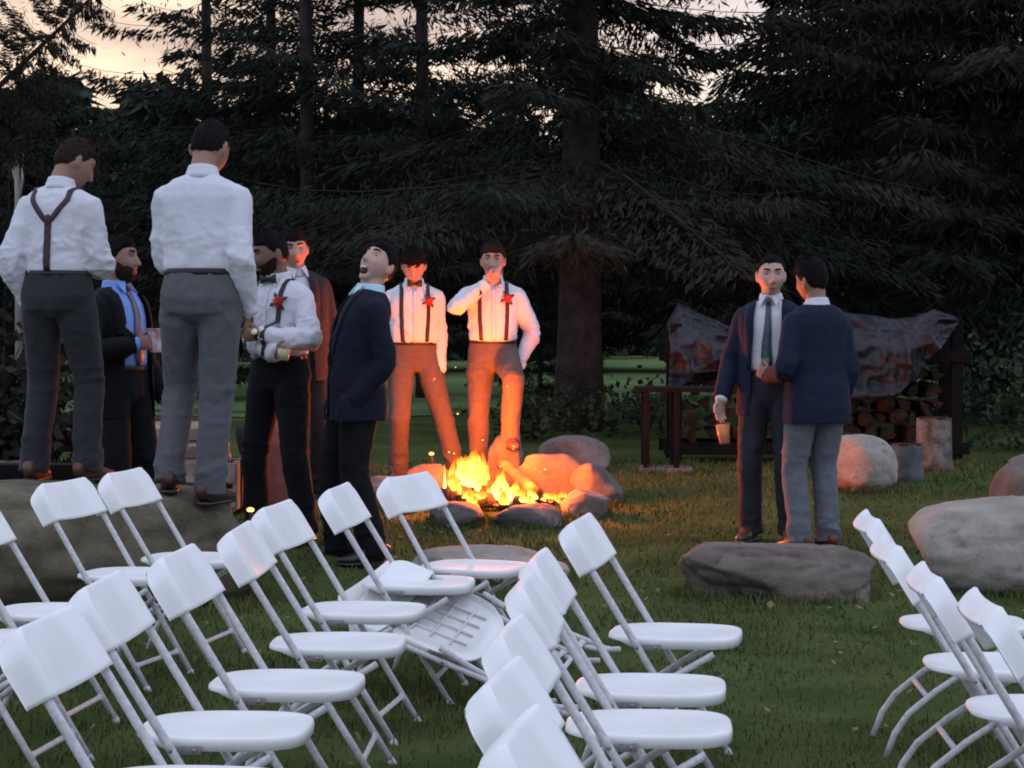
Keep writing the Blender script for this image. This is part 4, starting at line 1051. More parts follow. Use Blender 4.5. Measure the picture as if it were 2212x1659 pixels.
boulder('long low pale boulder behind the middle folding chairs', (-0.15, 11.85), (0.47, 0.30, 0.14), M['stone_pale'], 6, 8, 4, sink=0.10, rough=0.04)
boulder('long brown-grey boulder in front of the two men in navy jackets', (1.355, 11.05), (0.505, 0.34, 0.185), M['stone_brown'], 12, 9, -4, flat_top=(0.72, 0.05, 0.1), sink=0.09)
boulder('large pale round boulder at the right edge', (2.66, 11.55), (0.56, 0.50, 0.27), M['stone_pale'], 17, 6, 8, flat_top=(0.86, -0.16, 0.0), sink=0.08, rough=0.035)
boulder('tan boulder behind the pale one at the right edge', (3.26, 12.75), (0.42, 0.40, 0.37), M['stone_brown'], 21, 6, 20, sink=0.12, rough=0.04)
boulder('smooth grey boulder behind the fire beside the tree trunk', (0.475, 16.4), (0.275, 0.26, 0.165), M['stone'], 25, 5, 0, sink=0.05, rough=0.03)
boulder('pale grey boulder behind the man in the navy blazer', (2.48, 15.4), (0.265, 0.26, 0.225), M['stone_pale'], 28, 6, 15, sink=0.06, rough=0.04)
boulder('low grey stone in the lawn at the far left behind the timber', (-3.2, 13.6), (0.32, 0.3, 0.2), M['stone'], 33, 6, 15, sink=0.06, name='boulder')
# fire ring
RING = [  # u, v(base), distance, half sizes, label
    (1185, 1084, 14.98, (0.255, 0.10, 0.185), 'tall flat stone glowing orange right behind the flames', 41, M['stone_dark'], -14),
    (1290, 1092, 14.85, (0.175, 0.17, 0.165), 'grey stone at the right end of the fire ring', 42, M['stone_dark'], 20),
    (1264, 1120, 14.30, (0.165, 0.16, 0.115), 'round grey stone at the front right of the fire ring', 43, M['stone'], 0),
    (1140, 1134, 13.95, (0.235, 0.19, 0.095), 'low dark stone in the middle front of the fire ring', 44, M['stone_dark'], 6),
    (985, 1136, 13.95, (0.175, 0.17, 0.10), 'dark stone at the front left of the fire ring', 45, M['stone_dark'], -12),
    (830, 1118, 14.30, (0.21, 0.18, 0.130), 'long stone at the left end of the fire ring behind a chair', 46, M['stone'], 10),
    (1092, 1040, 15.35, (0.135, 0.13, 0.225), 'stone under the raised foot of the drinking man', 47, M['stone_dark'], 0),
    (935, 1062, 15.20, (0.21, 0.15, 0.125), 'low stone behind the flames at the left of the ring', 48, M['stone_brown'], 8),
]
for u, v, Yd, sz, lab, sd, m, rz in RING:
    p = W(u, v, Yd); boulder(lab, (p.x, Yd), sz, m, sd, 13, rz, sink=0.05, sub=4, name='fire_ring_stone', rough=0.05, group='stones of the fire ring')

TV = []; rt = np.random.RandomState(4)
for o in [q for q in COL.objects if q.name.startswith(('boulder', 'fire_ring_stone'))]:
    d = o.dimensions; n = int(700 * (d.x + d.y)); a = rt.rand(n) * 6.283; k_ = 0.43 + 0.10 * rt.rand(n)
    x = o.location.x + np.cos(a) * d.x * k_; y = o.location.y + np.sin(a) * d.y * k_; z = gz(x, y) - 0.004; h = 0.03 + 0.06 * rt.rand(n) ** 1.5; b = rt.rand(n) * 6.283; w = 0.003 + 0.002 * rt.rand(n)
    t0 = np.stack([x - w, y, z], 1); t1 = np.stack([x + w, y, z], 1); t2 = np.stack([x + np.cos(b) * h * 0.5, y + np.sin(b) * h * 0.5, z + h], 1); TV.append(np.stack([t0, t1, t2], 1).reshape(-1, 3))
TV = np.concatenate(TV, 0); tf = obj('grass_tufts', mesh_fast('grass_tufts', TV, np.arange(len(TV)).reshape(-1, 3)), M['grass']); tf['kind'] = 'stuff'; tf['label'] = 'longer grass growing around the stones'; tf['category'] = 'grass'

# ------------------------------------------------------------------ campfire
def emat(name, c_low, c_high, s, carve=True):
    """glowing gas: yellow at the foot, red at the tip, thin and torn towards edge and tip"""
    m = bpy.data.materials.new(name); m.use_nodes = True; nt = m.node_tree; nt.nodes.clear()
    def N(t, **kw):
        n = nt.nodes.new(t)
        for k, v in kw.items(): setattr(n, k, v)
        return n
    L = nt.links.new
    o = N('ShaderNodeOutputMaterial'); e = N('ShaderNodeEmission'); e.inputs['Strength'].default_value = s
    tc = N('ShaderNodeTexCoord'); sx = N('ShaderNodeSeparateXYZ'); L(tc.outputs['Generated'], sx.inputs[0])
    n = N('ShaderNodeTexNoise'); n.inputs['Scale'].default_value = 16; n.inputs['Detail'].default_value = 6
    mp = N('ShaderNodeMapping'); mp.inputs['Scale'].default_value = (1.6, 1.6, 0.6); L(tc.outputs['Object'], mp.inputs['Vector']); L(mp.outputs[0], n.inputs['Vector'])
    ad = N('ShaderNodeMath', operation='MULTIPLY_ADD'); ad.inputs[1].default_value = 0.9; L(n.outputs['Fac'], ad.inputs[0]); L(sx.outputs['Z'], ad.inputs[2])
    rp = N('ShaderNodeValToRGB'); rp.color_ramp.elements[0].color = (*c_low, 1); rp.color_ramp.elements[1].color = (*c_high, 1); rp.color_ramp.elements[0].position = 0.5; rp.color_ramp.elements[1].position = 1.0
    L(ad.outputs[0], rp.inputs['Fac']); L(rp.outputs['Color'], e.inputs['Color'])
    if not carve:
        L(e.outputs[0], o.inputs['Surface']); return m
    tr = N('ShaderNodeBsdfTransparent'); mx = N('ShaderNodeMixShader')
    lw = N('ShaderNodeLayerWeight'); lw.inputs['Blend'].default_value = 0.4
    r2 = N('ShaderNodeMapRange'); L(lw.outputs['Facing'], r2.inputs['Value']); r2.inputs['From Min'].default_value = 0.12; r2.inputs['From Max'].default_value = 0.80
    r3 = N('ShaderNodeMapRange'); L(ad.outputs[0], r3.inputs['Value']); r3.inputs['From Min'].default_value = 0.85; r3.inputs['From Max'].default_value = 1.22
    q = N('ShaderNodeMath', operation='ADD', use_clamp=True); L(r2.outputs[0], q.inputs[0]); L(r3.outputs[0], q.inputs[1])
    L(q.outputs[0], mx.inputs[0]); L(e.outputs[0], mx.inputs[1]); L(tr.outputs[0], mx.inputs[2]); L(mx.outputs[0], o.inputs['Surface'])
    return m
FIRE_Y = 14.62
fc = W(1078, 1085, FIRE_Y); fire_z = float(gz(fc.x, FIRE_Y))
fire = thing('campfire', 'open campfire with yellow and orange flames inside the stone ring', 'fire', (fc.x, FIRE_Y, fire_z))
M['flame'] = emat('flame', (1.0, 0.46, 0.07), (1.0, 0.11, 0.006), 3.0)
M['flame_hot'] = emat('flame_core', (1.0, 0.66, 0.17), (1.0, 0.22, 0.015), 3.6)
def flame(u, v, Yd, hgt, wid, seed, m='flame'):
    r = random.Random(seed); p = W(u, v, Yd); b = Vector((p.x - fc.x, Yd - FIRE_Y, p.z - fire_z))
    P = []; A = []; B = []
    sw = r.uniform(-1, 1)
    for i in range(11):
        t = i / 10; P.append(Vector((math.sin(t * 3.3 + r.random() * 0.5 + seed) * wid * 0.45 * t + sw * wid * 0.5 * t, math.cos(t * 2.6 + seed) * wid * 0.3 * t, hgt * t)))
        q = (math.sin(math.pi * min(1, (t + 0.12) ** 0.62)) ** 1.1 if t < 1 else 0.0); A.append(max(0.002, wid * q * (1 + 0.25 * math.sin(9 * t + seed)))); B.append(max(0.002, wid * 0.6 * q))
    mb = MB().loft(P, A, B, side=(1, 0, 0), n=14); o = mb.build('flame', M[m], fire); o.location = b
    return o
FL = [(1000, 1046, 14.75, .25, .055, 1, 'flame_hot'), (1022, 1040, 14.80, .27, .065, 2, 'flame_hot'), (1046, 1038, 14.85, .21, .050, 3, 'flame'), (982, 1060, 14.60, .17, .035, 4, 'flame'), (1012, 1052, 14.70, .19, .05, 14, 'flame_hot'),
      (1080, 1080, 14.35, .25, .045, 5, 'flame_hot'), (1106, 1082, 14.35, .17, .050, 6, 'flame_hot'), (1130, 1086, 14.30, .11, .05, 7, 'flame'), (1150, 1078, 14.30, .085, .035, 8, 'flame_hot'), (1066, 1078, 14.45, .13, .03, 15, 'flame'),
      (1022, 1120, 14.10, .17, .044, 9, 'flame_hot'), (1016, 1082, 14.25, .12, .03, 10, 'flame'), (1040, 1078, 14.3, .08, .035, 11, 'flame'), (1190, 1078, 14.45, .07, .04, 12, 'flame'), (1215, 1074, 14.5, .055, .03, 13, 'flame')]
fr_ = random.Random(5)
for u, v, Yd, hg, wd, sd, m in FL:
    flame(u, v, Yd, hg * 1.05, wd * 1.15, sd, m)
    for q in range(3):      # thin licks around each tongue
        flame(u + fr_.uniform(-22, 22), v + fr_.uniform(-6, 10), Yd + fr_.uniform(-0.12, 0.12), hg * fr_.uniform(0.4, 1.2), wd * fr_.uniform(0.25, 0.6), sd * 3.1 + q, 'flame' if fr_.random() < 0.7 else 'flame_hot')
M['ember'] = emat('glowing_embers', (1.0, 0.30, 0.05), (0.3, 0.03, 0.0), 2.5, False)
M['ash'] = mat('ash_and_char', (0.03, 0.026, 0.025), 0.95, col2=(0.12, 0.11, 0.10), scale=14, bump=0.8, bscale=40)
eb = MB()
for i in range(70):
    a, q = rnd.uniform(0, 6.28), rnd.uniform(0, 0.42) ; eb.ball((q * math.cos(a) * 1.1, q * math.sin(a) * 0.8, 0.02 + rnd.uniform(0, 0.03)), (rnd.uniform(.02, .05), rnd.uniform(.02, .05), rnd.uniform(.012, .03)), nu=7, nv=5)
eb.build('ember_bed', M['ash'], fire)['kind'] = 'stuff'
e2 = MB()
for i in range(26):
    a, q = rnd.uniform(0, 6.28), rnd.uniform(0, 0.34); e2.ball((q * math.cos(a) * 1.1, q * math.sin(a) * 0.8, 0.045 + rnd.uniform(0, 0.02)), (rnd.uniform(.012, .03), rnd.uniform(.012, .03), rnd.uniform(.008, .016)), nu=7, nv=5)
sk = MB(); rs = random.Random(8)
for i in range(16): sk.ball((rs.uniform(-0.35, 0.35), rs.uniform(-0.25, 0.25), 0.2 + 0.75 * rs.random() ** 1.6), rs.uniform(0.003, 0.006), nu=6, nv=4)
e2.build('embers', M['ember'], fire)['kind'] = 'stuff'
M['spark'] = emat('spark', (1.0, 0.5, 0.15), (1.0, 0.4, 0.1), 3.0, False)
sk.build('sparks', M['spark'], fire)['kind'] = 'stuff'
def fire_light(name, loc, power, rad):
    ld = bpy.data.lights.new(name, 'POINT'); ld.energy = power * 2.8; ld.color = (1.0, 0.15, 0.018); ld.shadow_soft_size = rad
    lo = bpy.data.objects.new(name, ld); lo.location = loc; lo.parent = fire; COL.objects.link(lo); return lo
fire_light('fire_light', (-0.12, 0.12, 0.48), 58, 0.14)
fire_light('fire_light', (0.14, -0.25, 0.28), 44, 0.12)
M['char'] = mat('charred_wood', (0.02, 0.016, 0.014), 0.9, col2=(0.10, 0.055, 0.03), scale=9, bump=0.9, bscale=30)
M['bark'] = mat('spruce_bark', (0.024, 0.019, 0.017), 0.95, spec=0.15, col2=(0.056, 0.045, 0.040), scale=9, bump=1.0, bscale=24, detail=8)
M['log_end'] = mat('cut_log_end', (0.030, 0.020, 0.013), 0.95, spec=0.1, var=0.6, scale=30)
def log(name, label, a, b, r, m, cat='log', group=None, seed=0):
    a, b = Vector(a), Vector(b); mb = MB(); P = []; A = []
    rr = random.Random(seed)
    for i in range(7): P.append(a.lerp(b, i / 6) + Vector((rr.uniform(-1, 1), rr.uniform(-1, 1), rr.uniform(-1, 1))) * r * 0.08); A.append(r * rr.uniform(0.9, 1.06))
    o = mb.loft(P, A, n=14).build(name, m, None)
    return tag(o, label, cat, group)
def fp(u, v, Yd): return W(u, v, Yd)
log('burning_log', 'charred log leaning into the flames from the right', fp(1160, 1068, 14.4), fp(1085, 1000, 15.0), 0.045, M['char'], seed=1)
log('burning_log', 'charred log lying across the front of the fire', fp(985, 1085, 14.3), fp(1100, 1078, 14.55), 0.055, M['char'], seed=2)
log('burning_log', 'charred log under the tall left flames', fp(960, 1068, 14.6), fp(1060, 1052, 14.85), 0.050, M['char'], seed=3)
log('burning_log', 'short charred log pointing at the camera in the fire', fp(1120, 1085, 14.25), fp(1150, 1055, 14.9), 0.045, M['char'], seed=4)
M['ember_dot'] = emat('stray_ember', (1.0, 0.50, 0.18), (1.0, 0.30, 0.08), 4.0, False)
for u, v, Yd, r_, lab in ((541, 1101, 12.4, 0.017, 'glowing ember on the ground beside the tall man’s shoe'), (663, 1063, 13.2, 0.017, 'glowing ember on the ground at the left of the watch man’s leg'), (932, 980, 15.5, 0.015, 'bright spark between the legs of the man left behind the fire')):
    p = W(u, v, Yd); g_ = float(gz(p.x, Yd))
    t = thing('ember', lab, 'ember', (p.x, Yd, g_), 0, 'stray embers around the fire')
    hgt = max(p.z - g_, 0.02)
    MB().loft([(0, 0, 0.0), (0.01, 0, hgt * 0.5), (0, 0, hgt - r_ * 0.6)], [0.012, 0.009, 0.011], n=8).build('charred_stick', M['char'], t)
    MB().ball((0, 0, hgt), (r_ * 1.3, r_, r_ * 0.8)).build('glow', M['ember_dot'], t)

# ------------------------------------------------------------------ firewood rack under a tarp
M['dark_wood'] = mat('dark_weathered_wood', (0.006, 0.0055, 0.005), 0.95, spec=0.2, var=0.3, scale=12, bump=0.5, bscale=30)
RY = 17.6
a0 = W(1455, 970, RY); a1 = W(2052, 970, RY); rg = float(gz(1.8, RY))
rack = thing('firewood_rack', 'dark wooden firewood rack behind the two men in navy jackets', 'rack', ((a0.x + a1.x) / 2, RY, rg))
HWd = (a1.x - a0.x) / 2
for x in (-HWd, 0.0, HWd):
    for y in (-0.24, 0.24): MB().box((x, y, 0.55), (0.09, 0.09, 1.14), bevel=0.006).build('post', M['dark_wood'], rack, smooth=False)
for z in (0.12, 0.86):
    for y in (-0.29, 0.29): MB().box((0, y, z), (HWd * 2 + 0.2, 0.035, 0.10), bevel=0.004).build('rail', M['dark_wood'], rack, smooth=False)
lm = MB().loft([(0, -0.27, 0), (0, -0.1, 0.003), (0, 0.1, -0.003), (0, 0.27, 0)], [0.062, 0.064, 0.063, 0.06], n=12).mesh('firewood_log')
lm.materials.append(M['bark']); lm.materials.append(M['log_end'])
for p in lm.polygons:
    if abs(p.normal.y) > 0.9: p.material_index = 1
LMS = [lm]
for sides in (((0, 0.064), (0.6, 0.064), (1.2, 0.062), (1.9, 0.064), (2.5, 0.06), (3.14, 0.064)), ((0, 0.07), (0.8, 0.066), (1.6, 0.07), (3.9, 0.05)), ((0.2, 0.06), (1.5, 0.058), (2.9, 0.072), (4.0, 0.04), (5.2, 0.066))):
    m2 = MB(); nS = len(sides)
    V2 = [(q * math.cos(a), y, q * math.sin(a)) for y in (-0.27, 0.27) for a, q in sides]
    F2 = [(i, (i + 1) % nS, nS + (i + 1) % nS, nS + i) for i in range(nS)] + [tuple(range(nS - 1, -1, -1)), tuple(nS + i for i in range(nS))]
    m2 = m2.add(V2, F2).mesh('firewood_log', False); m2.materials.append(M['bark']); m2.materials.append(M['log_end']); LMS.append(m2)
    for p in m2.polygons:
        if len(p.vertices) == nS and abs(p.normal.y) > 0.9: p.material_index = 1
k = 0
for bay in (0, 1):
    xa, xb = (-HWd + 0.08, -0.08) if bay == 0 else (0.08, HWd - 0.08)
    zc = 0.24
    while zc < 0.98:
        x = xa + 0.05 + rnd.uniform(0, 0.05)
        while x < xb:
            s_ = rnd.uniform(0.72, 1.22)
            o = obj('firewood_log', rnd.choice(LMS), None, None, (rack.location.x + x, RY + rnd.uniform(-0.05, 0.05), rg + zc + rnd.uniform(-0.015, 0.015)), (0, rnd.uniform(0, 6.28), R(rnd.uniform(-5, 5)))); o.scale = (s_, 1, s_ * rnd.uniform(0.75, 1.0))
            tag(o, 'split log with pale cut end stacked in the firewood rack', 'log', 'firewood stacked in the rack'); x += 0.128 * s_ + 0.012; k += 1
        zc += 0.118
def tarp_mat():
    m = mat('dark_plastic_tarp', (0.016, 0.0165, 0.019), 0.42, col2=(0.034, 0.034, 0.039), scale=5, spec=0.22, bump=0.5, bscale=22)
    return m
M['tarp'] = tarp_mat()
def tarp(label, us, top, hem, Yd, seed):
    n = len(us); nv = 32; U = np.linspace(0, n - 1, 96); V = []; 
    for i, q in enumerate(U):
        u = np.interp(q, range(n), us); vt = np.interp(q, range(n), top); vh = np.interp(q, range(n), hem)
        pt = W(u, vt, Yd + 0.10); ph = W(u, vh, Yd - 0.36)
        for j in range(nv + 1):
            t = j / nv
            y = Yd + 0.12 - 0.50 * min(1.0, t * 2.4) ** 0.7; z = pt.z + (ph.z - pt.z) * t ** 0.9; V.append((pt.x * (1 - t) + ph.x * t, y, z))
    V = np.array(V); cr = (1 - np.abs(2 * vnoise(V * np.array([4.0, 4, 3.0]), 1, seed) - 1)) ** 3 * 0.13 + (1 - np.abs(2 * vnoise(V * 8.0, 1, seed + 4) - 1)) ** 3 * 0.07 + (1 - np.abs(2 * vnoise(V * 17.0, 1, seed + 7) - 1)) ** 3 * 0.03
    V[:, 1] -= cr; F = []
    for i in range(95):
        for j in range(nv): a = i * (nv + 1) + j; F.append((a, a + nv + 1, a + nv + 2, a + 1))
    o = obj('tarp', mesh_from('tarp', V, F), M['tarp'])
    md = o.modifiers.new('sheet', 'SOLIDIFY'); md.thickness = 0.004
    return tag(o, label, 'tarp', 'plastic tarps over the firewood')
tarp('crumpled dark plastic tarp hanging over the left half of the firewood rack', (1440, 1462, 1500, 1560, 1620, 1680, 1740), (700, 655, 672, 700, 722, 735, 740), (850, 842, 806, 800, 812, 840, 850), RY, 3)
tarp('dark plastic tarp pulled up to a point over the right half of the firewood rack', (1745, 1810, 1870, 1930, 1980, 2012, 2052), (720, 676, 680, 690, 684, 668, 682), (860, 850, 872, 850, 812, 762, 722), RY, 8)
# bench left of the rack
bp = W(1430, 1008, 16.7); bg = float(gz(bp.x, 16.7))
bench = thing('bench', 'black bench with slim legs in front of the firewood rack', 'bench', (bp.x, 16.7, bg))
for x in (-0.13, 0.10):
    for y in (-0.16, 0.16): MB().box((x, y, 0.30), (0.045, 0.045, 0.60), bevel=0.004).build('leg', M['dark_wood'], bench, smooth=False)
for y in (-0.15, -0.05, 0.05, 0.15): MB().box((0.10, y, 0.615), (0.62, 0.085, 0.035), bevel=0.004).build('slat', M['dark_wood'], bench, smooth=False)
sl = MB().box((0.02, -0.05, 0.012), (0.42, 0.45, 0.03), bevel=0.006).build('paving_slab', M['stone'], None, smooth=False); sl.location = (bp.x, 16.7, bg - 0.012)
tag(sl, 'thin pale paving slab under the bench legs', 'slab')
# stumps
def stump(label, u, v, Yd, r_, h, m, seed):
    p = W(u, v, Yd); g_ = float(gz(p.x, Yd)); rr = random.Random(seed)
    t = thing('stump', label, 'stump', (p.x, Yd, g_ - 0.02)); mb = MB(); n = 26; V = []; F = []
    for j, (z, s_) in enumerate(((0, 1.12), (h * 0.25, 1.02), (h * 0.6, 0.98), (h, 0.97))):
        for q in range(n):
            a = 2 * math.pi * q / n; rad = r_ * s_ * (1 + 0.05 * math.sin(5 * a + seed) + 0.03 * math.sin(11 * a + 2 * seed)); V.append((rad * math.cos(a), rad * math.sin(a), z))
    for j in range(3):
        for q in range(n): F.append((j * n + q, j * n + (q + 1) % n, (j + 1) * n + (q + 1) % n, (j + 1) * n + q))
    F.append(tuple(range(n - 1, -1, -1)))
    mb.add(V, F).build('bark', m, t)
    MB().loft([(0, 0, h - 0.01), (0, 0, h + 0.002)], [r_ * 0.96, r_ * 0.95], n=26).build('cut_top', M['log_end'], t, smooth=False)
    return t
M['grey_bark'] = mat('grey_bark', (0.06, 0.06, 0.06), 0.9, col2=(0.12, 0.12, 0.123), scale=8, bump=0.6, bscale=25)
M['peeled'] = mat('peeling_birch_bark', (0.035, 0.03, 0.026), 0.9, col2=(0.22, 0.20, 0.17), scale=11, bump=0.8, bscale=20)
stump('short grey stump in front of the firewood rack', 1958, 1020, 15.9, 0.115, 0.29, M['grey_bark'], 2)
stump('taller stump with pale peeling bark at the right end of the firewood rack', 2018, 995, 16.6, 0.135, 0.42, M['peeled'], 5)
# left: timber bench on blocks beside the boulder, pile of split wood behind the legs
tb = W(60, 1060, 11.65)
tbn = thing('timber_bench', 'weathered timber beams stacked at the far left beside the big boulder', 'bench', (-2.95, 11.75, float(gz(-2.95, 11.75))))
M['grey_timber'] = mat('grey_timber', (0.13, 0.115, 0.10), 0.9, var=0.25, scale=10, bump=0.5, bscale=25)
MB().box((0.0, 0, 0.535), (1.3, 0.16, 0.085), bevel=0.01).build('beam', M['dark_wood'], tbn, smooth=False)
MB().box((-0.02, -0.02, 0.465), (1.2, 0.20, 0.055), bevel=0.008).build('beam', M['grey_timber'], tbn, smooth=False)
for x in (-0.45, 0.42): MB().box((x, 0, 0.21), (0.25, 0.2, 0.45), bevel=0.02).build('block', M['grey_timber'], tbn, smooth=False)
M['split_wood'] = mat('split_wood', (0.20, 0.13, 0.085), 0.85, col2=(0.36, 0.28, 0.22), scale=7, bump=0.4, bscale=25)
wp = W(405, 1010, 13.7); wg = float(gz(wp.x, 13.7))
crate = thing('log_crate', 'low wooden crate holding firewood behind the tall man’s legs', 'crate', (wp.x, 13.7, wg))
for z in (0.10, 0.26): MB().box((0, -0.22, z), (0.66, 0.03, 0.12), bevel=0.004).build('board', M['split_wood'], crate, smooth=False)
for z in (0.10, 0.26): MB().box((0, 0.22, z), (0.66, 0.03, 0.12), bevel=0.004).build('board', M['split_wood'], crate, smooth=False)
for x in (-0.33, 0.33): MB().box((x, 0, 0.18), (0.03, 0.44, 0.30), bevel=0.004).build('side', M['split_wood'], crate, smooth=False)
MB().box((0, 0, 0.03), (0.64, 0.42, 0.03)).build('floor', M['split_wood'], crate, smooth=False)
z = 0.10; i = 0
for row, cnt in enumerate((4, 4, 3, 3, 2)):
    for q in range(cnt):
        x = wp.x - 0.24 + q * 0.50 / max(1, cnt - 1) + rnd.uniform(-0.02, 0.02) if cnt > 1 else wp.x
        mb = MB(); a = rnd.uniform(0, 6.28); r_ = rnd.uniform(0.050, 0.066)
        mb.loft([(-0.23, 0, 0), (0.23, 0, 0)], [r_, r_], n=5).add([], [])
        o = mb.build('split_log', M['split_wood'], None, smooth=False); o.location = (wp.x + rnd.uniform(-0.03, 0.03), 13.7 - 0.16 + q * 0.32 / max(1, cnt - 1), wg + 0.12 + row * 0.095); o.rotation_euler = (a, 0, R(rnd.uniform(-7, 7)))
        tag(o, 'split firewood piece piled in the crate behind the tall man’s legs', 'log', 'split wood in the crate'); i += 1
# cloth hanging from a log seat between the watch man's legs
cp = W(590, 1085, 13.6); cg = float(gz(cp.x, 13.6))
log('rustic_bench', 'round log bench under the red cloth behind the man with the watch', (cp.x - 0.22, 13.65, cg + 0.46), (cp.x + 0.22, 13.75, cg + 0.46), 0.10, M['bark'], 'log', None, 9)
for sx in (-0.15, 0.15): MB().loft([(cp.x + sx, 13.7, cg - 0.03), (cp.x + sx, 13.7, cg + 0.40)], [0.055, 0.05], n=12).build('leg', M['bark'], bpy.data.objects['rustic_bench'])
V = []; nu, nv = 16, 20
for j in range(nv + 1):
    for i in range(nu + 1):
        t = j / nv; s_ = i / nu * 2 - 1; wdt = 0.13 + 0.06 * t
        if t < 0.35: a = t / 0.35 * 2.2 - 0.6; y = -math.sin(a + 0.2) * 0.115; z = 0.46 + math.cos(a + 0.2) * 0.118
        else: y = -0.125 - 0.02 * t; z = 0.455 - (t - 0.35) * 0.62
        V.append((cp.x + s_ * wdt + 0.06 * t, 13.70 + y - 0.018 * math.sin(s_ * 9 + t * 2) * t, cg + z))
F = [(j * (nu + 1) + i, j * (nu + 1) + i + 1, (j + 1) * (nu + 1) + i + 1, (j + 1) * (nu + 1) + i) for j in range(nv) for i in range(nu)]
M['red_cloth'] = mat('red_brown_cloth', (0.22, 0.06, 0.045), 0.9, var=0.15, scale=14, bump=0.3, bscale=40)
cl = obj('cloth', mesh_from('cloth', V, F), M['red_cloth']); tag(cl, 'reddish cloth hanging over a log behind the man with the watch', 'cloth')
cl.modifiers.new('cloth_thickness', 'SOLIDIFY').thickness = 0.004
# ------------------------------------------------------------------ trees
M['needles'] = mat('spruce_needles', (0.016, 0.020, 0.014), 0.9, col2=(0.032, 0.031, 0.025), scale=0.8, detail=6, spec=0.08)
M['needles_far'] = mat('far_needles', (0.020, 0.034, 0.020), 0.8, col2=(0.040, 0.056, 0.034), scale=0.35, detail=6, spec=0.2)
M['leaves'] = mat('shrub_leaves', (0.018, 0.030, 0.013), 0.8, spec=0.15, col2=(0.045, 0.060, 0.032), scale=3.0)
M['dead_wood'] = mat('dead_branch', (0.30, 0.28, 0.25), 0.9, var=0.2)

def spruce_arrays(h, r0, z0, n_whorl, per, sprays, seed, spray_len=0.26, wid=0.045, droop=0.35, gap=0.0, cut=(99, 0), fill=0.45):
    """crown of hanging needle sprays on drooping boughs; returns spray quads and bough polylines"""
    r = np.random.RandomState(seed); Q = []; B = []
    for w in range(n_whorl):
        t = (w + 0.5 * r.rand()) / n_whorl; z = z0 + (h - z0) * t ** 0.92
        L0 = r0 * (1 - t) ** 0.75 * (0.75 + 0.5 * r.rand()) + 0.15
        a0 = r.rand() * 6.28
        for b in range(per):
            if r.rand() < gap: continue
            a = a0 + 6.283 * b / per + 0.5 * (r.rand() - 0.5); L = L0 * (0.65 + 0.5 * r.rand()) * (1 - cut[1] * float(sstep(np.array(z), cut[0], cut[0] + 0.5))); dz = z + (r.rand() - 0.5) * 0.65; dr = droop * (0.5 + 1.0 * r.rand())
            s = np.linspace(0, 1, 7); rise = 0.10 * (1 - t)
            px = np.cos(a) * L * s; py = np.sin(a) * L * s; pz = dz + L * (0.12 * s * (0.3 + t) - dr * s ** 1.6 * (1 - 0.5 * t)) + L * 0.12 * s ** 4
            B.append(np.stack([px, py, pz], 1))
            n = max(4, int(sprays * L))
            q = r.rand(n) ** 0.7; ii = q * 6; i0 = np.minimum(ii.astype(int), 5); fr = (ii - i0)[:, None]
            P = B[-1][i0] * (1 - fr) + B[-1][i0 + 1] * fr
            side = (r.rand(n) - 0.5) * 2 * (0.16 + 0.34 * L * (1 - 0.6 * q)) * 0.55
            P = P + np.stack([-np.sin(a) * side, np.cos(a) * side, -np.abs(side) * 0.30 - 0.10 * r.rand(n)], 1)
            dirv = np.stack([np.cos(a + np.sign(side) * 0.8 + 0.5 * (r.rand(n) - .5)), np.sin(a + np.sign(side) * 0.8 + 0.5 * (r.rand(n) - .5)), -0.25 - 0.9 * r.rand(n) ** 1.5], 1)
            dirv /= np.linalg.norm(dirv, axis=1)[:, None]
            ln = spray_len * (0.5 + r.rand(n)); wd = wid * (0.6 + 0.8 * r.rand(n))
            sv = np.cross(dirv, r.randn(n, 3)); sv /= np.linalg.norm(sv, axis=1)[:, None] + 1e-9
            quad = np.stack([P, P + dirv * (ln * 0.45)[:, None] + sv * wd[:, None], P + dirv * ln[:, None], P + dirv * (ln * 0.45)[:, None] - sv * wd[:, None]], 1)
            Q.append(quad)
    Q = np.concatenate(Q, 0)
    if fill:      # loose hanging twigs between the boughs
        n = int(len(Q) * fill); P = Q[r.randint(0, len(Q), n), 0] * np.array([0.9, 0.9, 1.0]) + r.randn(n, 3) * np.array([0.17, 0.17, 0.22])
        P[:, 2] = np.maximum(P[:, 2], z0 - 0.5)
        d = r.randn(n, 3) * 0.6; d[:, 2] -= 0.7; d /= np.linalg.norm(d, axis=1)[:, None]; sv = np.cross(d, r.randn(n, 3)); sv /= np.linalg.norm(sv, axis=1)[:, None] + 1e-9
        ln = (spray_len * (0.5 + 0.9 * r.rand(n)))[:, None]; wd = (wid * 0.7 * (0.6 + 0.8 * r.rand(n)))[:, None]
        Q = np.concatenate([Q, np.stack([P, P + d * ln * 0.45 + sv * wd, P + d * ln, P + d * ln * 0.45 - sv * wd], 1)], 0)
    return Q, B

